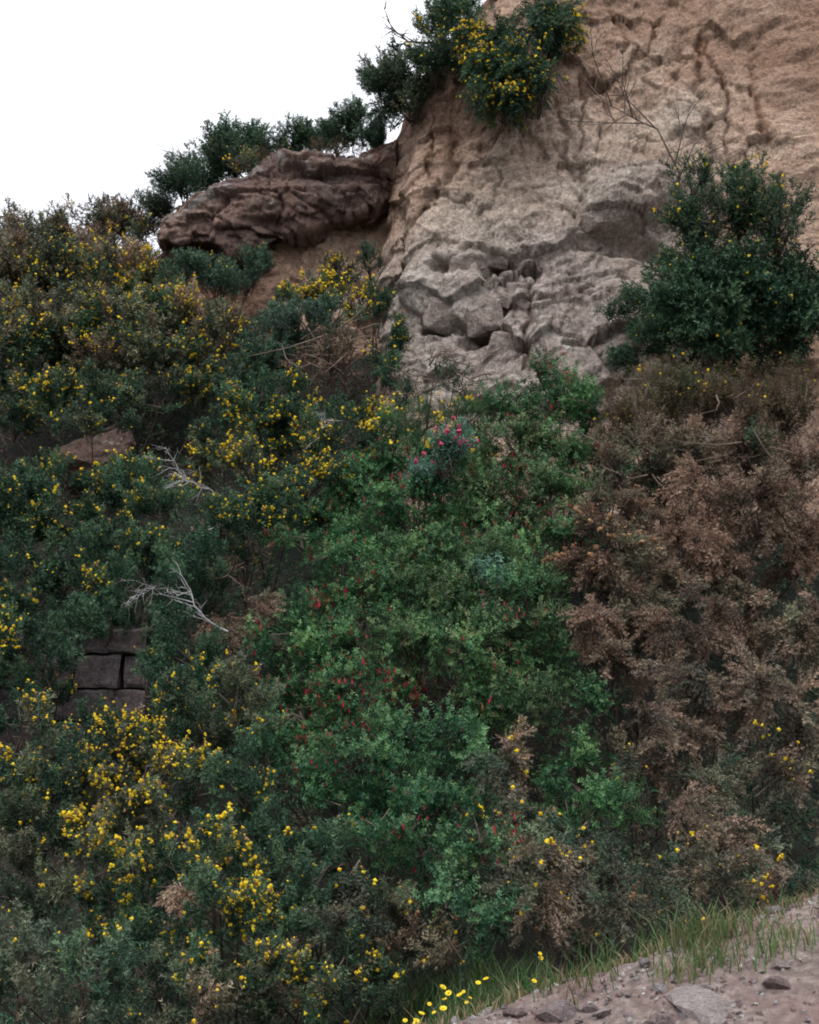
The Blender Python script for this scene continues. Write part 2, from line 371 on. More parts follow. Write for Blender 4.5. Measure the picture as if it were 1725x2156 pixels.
    d += dome(900, 430, 60, 260, .12, .05, 1.) + dome(840, 720, 30, 120, .16, 0, 1)
    d -= dome(1050, 590, 45, 40, .12, 0, .6) + dome(1010, 705, 55, 22, .16, -.5, .5) + dome(1100, 655, 22, 26, .14, 0, .5) + dome(1300, 520, 110, 28, .16, .1, .8)
    ledges = [([(1010, 315), (1100, 268), (1165, 235), (1260, 185), (1350, 165), (1440, 95)], 11, .07), ([(1115, 560), (1118, 680), (1112, 790)], 5, .10),
              ([(930, 575), (1000, 545), (1060, 560), (1110, 545)], 9, .12), ([(900, 690), (970, 700), (1040, 680), (1070, 640)], 9, .14),
              ([(1130, 640), (1220, 625), (1290, 650)], 7, .08), ([(1180, 740), (1270, 745)], 5, .07), ([(1030, 600), (1050, 560), (1120, 570)], 8, .12)]
    rust_dark = np.zeros(len(p))
    wu = u + 26 * fbm(p, 4, 5, 41); wv = v + 26 * fbm(p, 4, 5, 42)
    for pts, w, dep in ledges:
        dd = seg_dist(wu, wv, pts); d -= dep * np.exp(-(dd / w) ** 2); rust_dark = np.maximum(rust_dark, .45 * np.exp(-(dd / (w * .7)) ** 2))  # ledge grooves cut in and coloured a darker brown
    veins = [([(1470, 72), (1478, 130), (1470, 200), (1492, 262), (1505, 320), (1495, 350)], 7), ([(1480, 80), (1512, 165), (1526, 205), (1538, 262), (1530, 330)], 5),
             ([(1172, 250), (1185, 300), (1196, 352), (1208, 380)], 5), ([(1215, 338), (1224, 372), (1219, 408)], 6), ([(1222, 425), (1218, 455)], 4),
             ([(1500, 262), (1450, 232), (1420, 205)], 5), ([(1505, 318), (1460, 300), (1400, 292), (1330, 300)], 4), ([(1260, 140), (1266, 250), (1262, 330)], 3),
             ([(1395, 60), (1330, 150), (1200, 232)], 4), ([(850, 470), (858, 540), (846, 590)], 6), ([(885, 470), (945, 390), (960, 300)], 6), ([(1600, 40), (1580, 170), (1610, 300)], 5),
             ([(1440, 130), (1400, 200), (1410, 260)], 3), ([(1290, 20), (1330, 90), (1320, 130)], 4), ([(1000, 330), (1060, 380), (1010, 450)], 4), ([(1230, 180), (1215, 260), (1230, 330)], 3),
             ([(920, 260), (905, 350), (925, 420)], 4)]
    for pts, w in veins:
        dd = seg_dist(wu, wv, pts); w = w * 1.3 * (1 + .7 * fbm(p, 3, 3, 45)); e = np.exp(-(dd / w) ** 2); d -= .034 * e; rust_dark = np.maximum(rust_dark, 1.0 * np.exp(-(dd / w) ** 2) * sstep(-.75, -.1, fbm(p, 5, 2, 48)))
    rust_dark = np.maximum(rust_dark, .75 * sstep(330, 200, v) * sstep(1010, 880, u) * (.6 + .6 * fbm(p, 2.5, 3, 44)))     # dark soil brow, upper left
    rust_dark = np.maximum(rust_dark, np.concatenate([np.zeros(nz * ns), np.ones(nb * ns)]) * .9)
    rust_dark = np.maximum(rust_dark, .30 * sstep(260, 60, v) * sstep(1100, 1250, u) * (.8 + .6 * fbm(p, 1.6, 3, 49)))
    rust_dark = np.maximum(rust_dark, .35 * sstep(.15, .5, fbm(p, 1.3, 4, 50)) * sstep(480, 380, v))
    crev_shade = np.exp(-((u - 818) / 10) ** 2) * sstep(310, 350, v) * sstep(470, 430, v); rust_dark = np.maximum(rust_dark, crev_shade)  # crevice shade painted in as a dark upright strip
    pale = np.maximum(np.exp(-(seg_dist(wu, wv, [(1140, 662), (1150, 700), (1175, 735)]) / 9) ** 2), .8 * np.exp(-(seg_dist(wu, wv, [(1170, 735), (1210, 770)]) / 10) ** 2))
    pale *= sstep(-.25, .15, fbm(p, 12, 3, 46))
    pale = np.maximum(pale, .33 * np.exp(-(seg_dist(wu, wv, [(1220, 500), (1225, 440), (1260, 410)]) / 26) ** 2))
    pale = np.maximum(pale, .28 * sstep(.1, .5, fbm(p * [1, 1, .7], .8, 3, 47)) * sstep(250, 420, v))
    pale = np.maximum(pale, .42 * np.exp(-(seg_dist(wu, wv, [(880, 640), (1050, 440), (1250, 350), (1430, 300)]) / 105) ** 2) * (.75 + .6 * fbm(p, 2.2, 4, 51)))
    p = p + nrm * (d * face)[:, None]
    tint = np.stack([grey, np.clip(rust_dark, 0, 1), np.clip(pale, 0, 1)], -1)
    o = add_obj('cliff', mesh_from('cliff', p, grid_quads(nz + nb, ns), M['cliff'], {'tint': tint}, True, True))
    tag(o, kind='structure'); return o, p
cliff, CLP = build_cliff()
CLU, CLV = UV(CLP)
def on_cliff(u, v):
    """nearest point of the built face along a sight line"""
    d = np.hypot(CLU - u, CLV - v); near = np.where(d < 8)[0]
    if len(near) == 0: return W(u, v, 12.8)
    return CLP[near[np.argmin(CLP[near, 1])]]

# --- left outcrop: an overhanging nose of rock with a section swept along x
def build_outcrop():
    us = np.linspace(285, 835, 210)
    top = np.interp(us, [285, 305, 340, 420, 540, 650, 780, 835], [545, 500, 462, 408, 352, 340, 322, 290])
    bot = np.interp(us, [285, 300, 400, 540, 620, 700, 815, 835], [562, 560, 572, 552, 515, 488, 446, 440])
    nt = 230; P = np.zeros((nt, len(us), 3))
    for i, (a, t_, b_) in enumerate(zip(us, top, bot)):
        wt, wb = W(a, t_, 14.35), W(a, b_, 14.3); h = wt[2] - wb[2]; x = wb[0]
        side = .9 * max(0, (360 - a) / 75) ** 2
        prof = catmull([(15.3, wb[2] + .2), (15.0, wb[2] + .12), (14.6, wb[2] + .0), (14.12, wb[2] + .06 * h), (14.0, wb[2] + .3 * h), (14.02, wb[2] + .65 * h), (14.1, wb[2] + .9 * h),
                        (14.35, wt[2]), (14.9, wt[2] + .14), (16, wt[2] + .45)], nt)
        P[:, i, 0] = x; P[:, i, 1] = prof[:, 0] + side; P[:, i, 2] = prof[:, 1]
    N = grid_normals(P); ref = P - np.array((-1.4, 15.2, 7.7)); N *= np.sign((N * ref).sum(-1, keepdims=True) + 1e-9)
    p = P.reshape(-1, 3); u, v = UV(p)
    d = .16 * fbm(p, 1.1, 3, 61) + .09 * fbm(p * [.7, 1, 1.6], 2.6, 4, 62) + .05 * fbm(p * [.35, .5, 1.5], 4, 4, 63) + .03 * fbm(p, 9, 4, 63) + .02 * fbm(p, 19, 3, 64)
    for size, amp, s in ((.40, .15, 65), (.17, .06, 66), (.07, .022, 67)):
        ra, off, bd = cells(np.stack([p[:, 0] / (size * 1.7), (p[:, 2] + .15 * p[:, 0] + .35 * p[:, 1]) / size], -1) + .3 * fbm(p, 3, 2, s)[:, None], s)
        d += amp * ((ra[:, 0] - .5) + off[:, 1] * (ra[:, 1] - .8) * 1.4 - .3 * sstep(.1, 0, bd))
    for (cu, cv, ru, rv, h) in ((420, 540, 60, 30, .35), (340, 530, 40, 25, .2), (560, 470, 60, 18, .1), (650, 520, 90, 20, .15)):
        d -= h * np.clip(1 - ((u - cu) / ru) ** 2 - ((v - cv) / rv) ** 2, 0, 1)
    p = p + N.reshape(-1, 3) * d[:, None]
    grey = np.clip(.45 + .8 * fbm(p, 1.6, 3, 68) - .4 * sstep(660, 800, u), 0, 1)
    rust_dark = np.clip(.9 * sstep(500, 545, v) * sstep(760, 560, u) + .4 * fbm(p, 4, 3, 69), 0, .8)  # darker brown towards the bottom left, plus random patches
    pale = .75 * sstep(.1, .45, fbm(p, 9, 3, 70)) * np.exp(-((v - np.interp(u, us, top) - 10) / 16) ** 2)
    root = empty('rock_outcrop', W(560, 560, 14.6))
    tag(root, 'dark purple-brown overhanging rock outcrop below the gorse ridge, left of the tan cliff', 'rock')
    me = mesh_from('rock_mass', p - np.array(root.location), grid_quads(nt, len(us)), M['outcrop'], {'tint': np.stack([grey, rust_dark, pale], -1)}, True, True)
    add_obj('rock_mass', me, root)
build_outcrop()

# --- ochre soil scar under the outcrop
def build_scar():
    xs = np.linspace(-5.5, .1, 260); n = 110; P = np.zeros((n, len(xs), 3)); t = np.linspace(0, 1, n)
    P[:, :, 0] = xs[None]; P[:, :, 2] = 5.4 + t[:, None] * np.interp(xs, [-5.5, -3.2, -2.4, -1.8], [.5, 1.1, 1.7, 2.6])[None]; P[:, :, 1] = (14.0 + .5 * t ** .8)[:, None]
    p = P.reshape(-1, 3); u, v = UV(p)
    d = .16 * fbm(p, .9, 4, 81) + .06 * fbm(p, 5, 4, 82, True) + .02 * fbm(p, 18, 3, 83); p[:, 1] -= d
    ra, off, bd = cells(np.stack([p[:, 0] / .3, p[:, 2] / .2], -1), 84); p[:, 1] -= .06 * (ra[:, 0] - .5)
    rust_dark = np.clip(.15 + .4 * fbm(p, 2, 3, 85) + .4 * sstep(600, 540, u), 0, .7)
    o = add_obj('soil_slope', mesh_from('soil_slope', p, grid_quads(n, len(xs)), M['cliff'], {'tint': np.stack([rust_dark * 0, rust_dark, rust_dark * 0], -1)}, True, True))
    tag(o, kind='structure')
build_scar()

# --- stones
def stone_mesh(name, seed, mt, sub=2, flat=.35, tint=None, facets=9, rough=.05):
    import bmesh
    bm = bmesh.new(); bmesh.ops.create_icosphere(bm, subdivisions=sub, radius=1)
    v = np.array([x.co[:] for x in bm.verts]); t = np.array([[q.index for q in f.verts] for f in bm.faces]); bm.free()
    rr = np.random.default_rng(seed)
    for _ in range(facets):                                           # cut by random planes: broken faces
        n = unit(rr.normal(size=3)); h = rr.uniform(.45, .85); s = v @ n
        v = v - np.maximum(s - h, 0)[:, None] * n
    v *= 1 + rough * fbm(v + seed * 3.1, 3 if rough < .1 else 1.8, 3 if rough < .1 else 6, seed)[:, None]
    v *= [1, rr.uniform(.65, .9), rr.uniform(flat, flat + .3)]
    a = np.array(tint if tint is not None else (rr.uniform(0, 1), rr.uniform(0, .3) ** 2, max(0, rr.uniform(-.4, .4))))
    return mesh_from(name, v, t, mt, {'tint': np.broadcast_to(a, v.shape)}, False)
def block_mesh(name, seed, mt, tint):
    import bmesh
    r_ = np.random.default_rng(seed); bm = bmesh.new()
    for sx in (-1, 1):
        for sy in (-1, 1):
            for sz in (-1, 1): bm.verts.new((sx * r_.uniform(.6, 1), sy * r_.uniform(.6, 1), sz * r_.uniform(.5, 1)))
    for _ in range(5): bm.verts.new(unit(r_.normal(size=3)) * r_.uniform(.95, 1.25))
    g_ = bmesh.ops.convex_hull(bm, input=bm.verts); bmesh.ops.delete(bm, geom=list({x for x in g_['geom_interior'] if isinstance(x, bmesh.types.BMVert)}), context='VERTS')
    bmesh.ops.dissolve_limit(bm, angle_limit=.12, verts=bm.verts, edges=bm.edges)
    bmesh.ops.bevel(bm, geom=bm.edges[:], offset=.05, segments=1, affect='EDGES'); bmesh.ops.triangulate(bm, faces=bm.faces)
    for _ in range(2):
        bmesh.ops.subdivide_edges(bm, edges=[e for e in bm.edges if e.calc_length() > .3], cuts=1); bmesh.ops.triangulate(bm, faces=bm.faces)
    v = np.array([x.co[:] for x in bm.verts]); t = np.array([[q.index for q in f.verts] for f in bm.faces]); bm.verts.index_update()
    t = np.array([[q.index for q in f.verts] for f in bm.faces]); bm.free()
    v = v + np.stack([fbm(v + seed, 3, 3, seed + j) for j in range(3)], -1) * .05
    return mesh_from(name, v, t, mt, {'tint': np.broadcast_to(np.array(tint), v.shape)}, False)
rock_me = [block_mesh('rock_block', 200 + i, M['cliff'], (.95, .0, 0)) for i in range(6)]
for i, (u, v, s, fl, a) in enumerate([(985, 552, 46, .6, -.25), (1050, 548, 30, .7, .1), (1090, 600, 26, .8, .1), (1062, 628, 24, .8, .4), (940, 640, 62, .8, .1), (1015, 655, 44, .9, -.3), (1100, 640, 20, .7, .6),
                                      (1245, 505, 40, .8, .5), (1150, 540, 34, .6, -.3), (950, 745, 36, .9, .2),
                                      (1185, 525, 22, .7, .1), (1256, 455, 34, .8, -.4), (1060, 720, 40, 1., .1)]):
    q = on_cliff(u, v); k = s * q[1] / F
    o = add_obj('rock_block', rock_me[i % 6], cliff, q + np.array((0, k * .7, 0))); o.scale = (k * 1.1, k * .8, k * fl * 1.0); o.rotation_euler = (.3, a, .2 * math.sin(i * 2.1))

# dark boulder ledge at the left and the old wall under it
for (lab, u, v, y, s, sy, sz, rz, sd) in (('bare reddish-grey boulder ledge beside the dark hollow at the left edge', 200, 950, 12.0, .34, .3, .25, .2, 311),
                                          ('low purplish boulder peeping out under the bare boulder ledge at the left', 195, 1025, 11.6, .27, .25, .10, -.3, 312)):
    o = add_obj('boulder', None or stone_mesh('boulder', sd, M['outcrop'], 5, .8, (.5, .5, .0), 5, .3), None, W(u, v, y)); o.scale = (s, sy, sz); o.rotation_euler = (-.2, -.25, rz); tag(o, lab, 'rock')
def build_wall():
    import bmesh
    root = empty('stone_wall', (-2.6, 9.75, 1.4)); tag(root, 'dark old wall of large squared stone blocks at the lower left', 'wall')
    y = 9.75; k = y / F
    def U(u): return (u - 862.5) * k * .985
    rows = [(1320, 1376, [-200, -60, 95, 205, 305]), (1376, 1448, [-240, -120, 30, 150, 246, 305]), (1448, 1520, [-200, -30, 110, 240, 305]), (1520, 1600, [-200, -40, 80, 190, 305])]
    rr = random.Random(4)
    for v0, v1, cuts in rows:
        z1, z0 = W(200, v0, y)[2], W(200, v1, y)[2]
        for a, b_ in zip(cuts[:-1], cuts[1:]):
            x0, x1 = U(a + rr.uniform(-8, 8)) + .006, U(b_) - .006
            bm = bmesh.new(); bmesh.ops.create_cube(bm, size=1)
            bmesh.ops.subdivide_edges(bm, edges=bm.edges[:], cuts=9, use_grid_fill=True)
            vv = np.array([q.co[:] for q in bm.verts]) * [x1 - x0, .3, z1 - z0 - .016] + [(x0 + x1) / 2, y + .15 + rr.uniform(-.03, .03), (z0 + z1) / 2]
            dn = np.stack([fbm(vv, 6, 3, 91 + j) for j in range(3)], -1) * .03
            rim = (np.minimum(vv[:, 0] - x0, x1 - vv[:, 0]) < .02) | (np.minimum(vv[:, 2] - z0, z1 - vv[:, 2]) < .02)
            vv += dn; vv[rim & (vv[:, 1] < y + .1), 1] += .03 * np.abs(fbm(vv[rim & (vv[:, 1] < y + .1)], 4, 2, 97)) + .004
            for q, c_ in zip(bm.verts, vv): q.co = Vector(c_) - root.location
            me = bpy.data.meshes.new('stone_block'); bm.to_mesh(me); bm.free()
            at = me.attributes.new('tint', 'FLOAT_COLOR', 'POINT')
            col = (rr.uniform(.2, .9), rr.uniform(0, .2), 0, 1)
            at.data.foreach_set('color', np.tile(np.array(col, np.float32), len(me.vertices)))
            me.materials.append(M['wallstone']); add_obj('stone_block', me, root)
    V = np.array([(U(-200) + .02, y + .12, 1.0), (U(305) - .03, y + .12, 1.0), (U(305) - .03, y + .12, W(200, 1324, y)[2]), (U(-200) + .02, y + .12, W(200, 1324, y)[2])])
    V = np.concatenate([V, V + [0, .2, 0]]) - np.array(root.location)
    Q = np.array([(0, 1, 2, 3), (4, 7, 6, 5), (0, 4, 5, 1), (3, 2, 6, 7), (0, 3, 7, 4), (1, 5, 6, 2)])
    add_obj('mortar', mesh_from('mortar', V, Q, M['soil'], quads=True), root)
build_wall()

# ------------------------------------------------------------------ gravel bank in front, right
def bank_z(x, y):
    crest = np.interp(x, [-1.6, -.9, -.3, .23, .78, 1.25, 1.6, 3.5], [-.3, .25, .66, .89, 1.06, 1.19, 1.28, 1.64])
    yc = np.interp(x, [-1, .2, 1.3, 3.5], [4.9, 5.05, 5.4, 5.8])
    d = y - yc
    return crest - np.where(d < 0, .36 * np.sqrt(d * d + .03) - .06, .42 * np.sqrt(d * d + .05) - .09)
bx = np.linspace(-1.6, 3.5, 180); by = np.linspace(2.2, 7.2, 160)
X, Y = np.meshgrid(bx, by); p = np.stack([X.ravel(), Y.ravel(), np.zeros(X.size)], -1)
def bank_full(p):
    q = p * [1, 1, 0]
    return bank_z(p[:, 0], p[:, 1]) + .035 * fbm(q, 1.8, 3, 101) + .03 * fbm(q, 7, 4, 102)
p[:, 2] = bank_full(p)
bank = add_obj('gravel_bank', mesh_from('gravel_bank', p, grid_quads(len(by), len(bx)), M['gravelsoil'], smooth=True, quads=True)); tag(bank, kind='structure')
st_me = [stone_mesh('stone', 400 + i, M['stone'], 2, .4) for i in range(10)]
rr = np.random.default_rng(5)
big = [(1175, 2138, .12, 4), (1480, 2112, .15, 1), (1330, 2105, .05, 3), (1250, 2125, .05, 5), (1395, 2080, .045, 6), (1090, 2135, .06, 0), (1420, 2152, .07, 8), (1640, 2070, .08, 9)]
def bank_hit(u, v):
    for y in np.arange(4.0, 6.2, .02):
        q = W(u, v, y)
        if q[2] < bank_full(q[None])[0]: return q
    return W(u, v, 5)
for (u, v, s, k) in big:
    o = add_obj('stone', st_me[k], bank, bank_hit(u, v) + np.array((0, 0, -s * .12))); o.scale = (s, s, s * .9); o.rotation_euler = (rr.uniform(-.3, .3), rr.uniform(-.3, .3), rr.uniform(0, 6))
cnt = 0
while cnt < 150:
    x, y = rr.uniform(-.3, 2.4), rr.uniform(4.0, 5.5)
    s = .012 + .035 * rr.random() ** 2.5
    dens = fbm(np.array([[x, y, 0]]), 2, 3, 110)[0] + .7 - .9 * max(0, y - 5.0)
    if rr.random() > dens: continue
    q = np.array((x, y, bank_full(np.array([[x, y, 0.]]))[0] + s * .1))
    o = add_obj('stone', st_me[rr.integers(10)], bank, q); o.scale = (s, s, s); o.rotation_euler = (rr.uniform(-.5, .5), rr.uniform(-.5, .5), rr.uniform(0, 6)); cnt += 1
# small gravel, joined: far too many to count
pv = np.array([(1, 0, 0), (.3, .8, .1), (-.8, .4, 0), (-.6, -.7, .1), (.4, -.8, 0), (.1, .1, .6), (-.1, 0, -.5)])
pt = np.array([(0, 1, 5), (1, 2, 5), (2, 3, 5), (3, 4, 5), (4, 0, 5), (1, 0, 6), (2, 1, 6), (3, 2, 6), (4, 3, 6), (0, 4, 6)])
mb = MB(); n = 11000
xy = np.stack([rr.uniform(-.6, 2.8, n), rr.uniform(3.6, 5.75, n), np.zeros(n)], -1)
keep = (fbm(xy, 2.2, 3, 111) + .75 - .5 * np.maximum(0, xy[:, 1] - 4.9) > rr.uniform(0, 1, n)); xy = xy[keep]; xy[:, 2] = bank_full(xy)
for q in xy:
    s = .004 + .016 * rr.random() ** 2; A = np.linalg.qr(rr.normal(size=(3, 3)))[0]
    mb.add((pv * rr.uniform(.6, 1.2, (7, 1))) @ A * s + q, pt, (rr.uniform(0, 1), rr.uniform(0, .35), max(0, rr.uniform(-.6, .9))))
g = mb.build('gravel', M['stone'], bank); tag(g, kind='stuff')

# ------------------------------------------------------------------ plants: prototypes
def perp(d):
    r_ = np.array((0., 0, 1)) if abs(d[2]) < .9 else np.array((1., 0, 0))
    a = np.cross(d, r_); a /= np.linalg.norm(a); return a, np.cross(d, a)
def gorse_plume(seed, sprigs=12, nodes=4, curve=.25, spread=.62, sl=.88):
    """a shoot about one unit long along +z, bending towards +x, with side shoots covered in spines"""
    r = np.random.default_rng(seed); V = []; T = []; A = []; tips = []
    def spine(p, d, L, w, a):
        s, _ = perp(d); s = s * math.cos(r_a := r.uniform(0, 6.28)) + np.cross(d, s) * math.sin(r_a)
        b = len(V); V.extend((p - s * w / 2, p + s * w / 2, p + d * L)); T.append((b, b + 1, b + 2)); A.extend([a] * 3)
    def shoot(p0, d0, L, n, bend, a, k=3):
        p = p0.copy(); d = d0.copy()
        for i in range(n):
            q = p + d * (L / n); t = i / n
            x, y_ = perp(d)
            if i == 0: b = len(V); V.extend((p - x * .012, p + x * .012, p + d * L * .9)); T.append((b, b + 1, b + 2)); A.extend([a * .6] * 3)
            for j in range(k):
                an = 2.4 * (i * k + j) + r.uniform(-.4, .4); side = x * math.cos(an) + y_ * math.sin(an)
                sd = unit(d * r.uniform(.5, 1.1) + side); spine(p + (q - p) * r.random(), sd, sl * r.uniform(.12, .19) * (1 - .35 * t), sl ** .5 * r.uniform(.026, .044), np.clip(a + r.uniform(-.18, .18), 0, 1))
            p = q; d = unit(d + bend / n)
        tips.append((p, d)); return p
    ax = np.zeros(3); d = np.array((0., 0, 1))
    path = [ax]; dirs = [d]
    for i in range(12):
        ax = ax + d / 12; d = unit(d + np.array((curve / 12 * 2, 0, 0)) + r.normal(size=3) * .03); path.append(ax); dirs.append(d)
    path = np.array(path)
    for i in range(sprigs):
        t = .1 + .88 * (i + r.uniform(-.3, .3)) / sprigs; j = min(12, max(0, int(t * 12)))
        x, y_ = perp(dirs[j]); an = 2.399 * i
        dd = unit(dirs[j] * r.uniform(.55, 1.0) + (x * math.cos(an) + y_ * math.sin(an)) * spread)
        L = r.uniform(.28, .48) * (1 - .45 * t); shoot(path[j], dd, L, nodes, dirs[j] * .5, np.clip(r.uniform(.1, .55) + .4 * t, 0, 1))
    shoot(path[9], dirs[9], .3, nodes, dirs[10] * .2, .6)
    return np.array(V), np.array(T), np.array(A), tips, path
def leaf_spray(seed, leaf=.125, wid=.07, sides=3, nodes=8, curve=.35, whorl=3, spread=.8):
    r = np.random.default_rng(seed); V = []; T = []; A = []; tips = []
    def leafq(p, d, up, L, w, a):
        s = unit(np.cross(d, up)); n = np.cross(s, d); b = len(V)
        V.extend((p, p + d * L * .5 + s * w / 2 + n * w * .18, p + d * L - n * L * .12, p + d * L * .5 - s * w / 2 + n * w * .18))
        T.extend(((b, b + 1, b + 2), (b, b + 2, b + 3))); A.extend([a] * 4)
    def twig(p0, d0, L, n, bend, t0=0.):
        p = p0.copy(); d = d0.copy()
        for i in range(n):
            q = p + d * L / n; x, y_ = perp(d)
            b = len(V); V.extend((p - x * .006, p + x * .006, q)); T.append((b, b + 1, b + 2)); A.extend([.05] * 3)
            for j in range(whorl):
                an = j * 6.283 / whorl + i * 1.05 + r.uniform(-.3, .3); side = x * math.cos(an) + y_ * math.sin(an)
                ld = unit(side + d * r.uniform(.2, .7) + np.array((0, 0, r.uniform(-.2, .3)))); sc = r.uniform(.65, 1.15) * (1 - .3 * i / n)
                leafq(q, ld, d + np.array((.01, 0, .02)), leaf * sc, wid * sc, np.clip(r.uniform(.05, .6) + .35 * i / n + .15 * t0, 0, 1))
            p = q; d = unit(d + bend / n + r.normal(size=3) * .04)
        tips.append((p, d))
    bend = np.array((curve, 0, 0)); twig(np.zeros(3), np.array((0., 0, 1)), 1., nodes, bend * 2)
    for i in range(sides):
        t = .15 + .65 * i / max(1, sides - 1); an = 2.4 * i + seed; pos = np.array((curve * t * t, 0, t))
        twig(pos, unit(np.array((math.cos(an) * spread, math.sin(an) * spread, .8))), .5 * (1 - .4 * t), max(3, nodes // 2), bend, t)
    return np.array(V), np.array(T), np.array(A), tips, np.array([(curve * t * t, 0, t) for t in np.linspace(0, 1, 5)])
PROTO = {
    'gorse': [gorse_plume(i) for i in range(7)],
    'brush': [gorse_plume(20 + i, 9, 5, .15, .8, .75) for i in range(5)],
    'plume': [gorse_plume(40 + i, 14, 6, .7, .5, .55) for i in range(6)],
    'fuchsia': [leaf_spray(60 + i) for i in range(7)],
    'valerian': [leaf_spray(80 + i, .2, .1, 3, 5, .1, 2) for i in range(4)],
    'weed': [leaf_spray(90 + i, .09, .03, 5, 9, .1, 3, .6) for i in range(4)],
}
def flower_yellow():
    V = np.array([(1, 0, 0), (-.2, .9, .1), (-.5, -.7, .2), (0, .1, 1.1), (.2, -.1, -.6), (.6, .5, .7)])
    T = np.array([(0, 1, 5), (1, 3, 5), (0, 5, 3), (1, 2, 3), (2, 0, 3), (1, 0, 4), (2, 1, 4), (0, 2, 4)])
    return V, T
FY = flower_yellow(); ROTS = [np.linalg.qr(R.normal(size=(3, 3)))[0] for _ in range(64)]
def flower_fuchsia():
    V = []; T = []
    v, t = tube([(0, 0, 0), (0, 0, -.35), (0, 0, -.5)], [.05, .09, .12], 4); V += v.tolist(); T += t.tolist()
    for i in range(4):
        an = i * 1.571; c_, s_ = math.cos(an), math.sin(an); b = len(V)
        V += [(-s_ * .09, c_ * .09, -.45), (s_ * .09, -c_ * .09, -.45), (c_ * .42, s_ * .42, -.9)]; T.append((b, b + 1, b + 2))
    v, t = tube([(0, 0, -.45), (0, 0, -.75), (0, 0, -1.0)], [.12, .14, .05], 4); b = len(V); V += v.tolist(); T += (t + b).tolist()
    return np.array(V), np.array(T)
FF = flower_fuchsia()
def frames(D, bendto):
    """rotation matrices whose z is D and whose x leans towards bendto"""
    z = unit(D); x = bendto - (bendto * z).sum(-1, keepdims=True) * z
    bad = np.linalg.norm(x, axis=-1) < .05; x[bad] = np.cross(z[bad], [0.3, .9, .1]); x = unit(x)
    return np.stack([x, np.cross(z, x), z], -1)

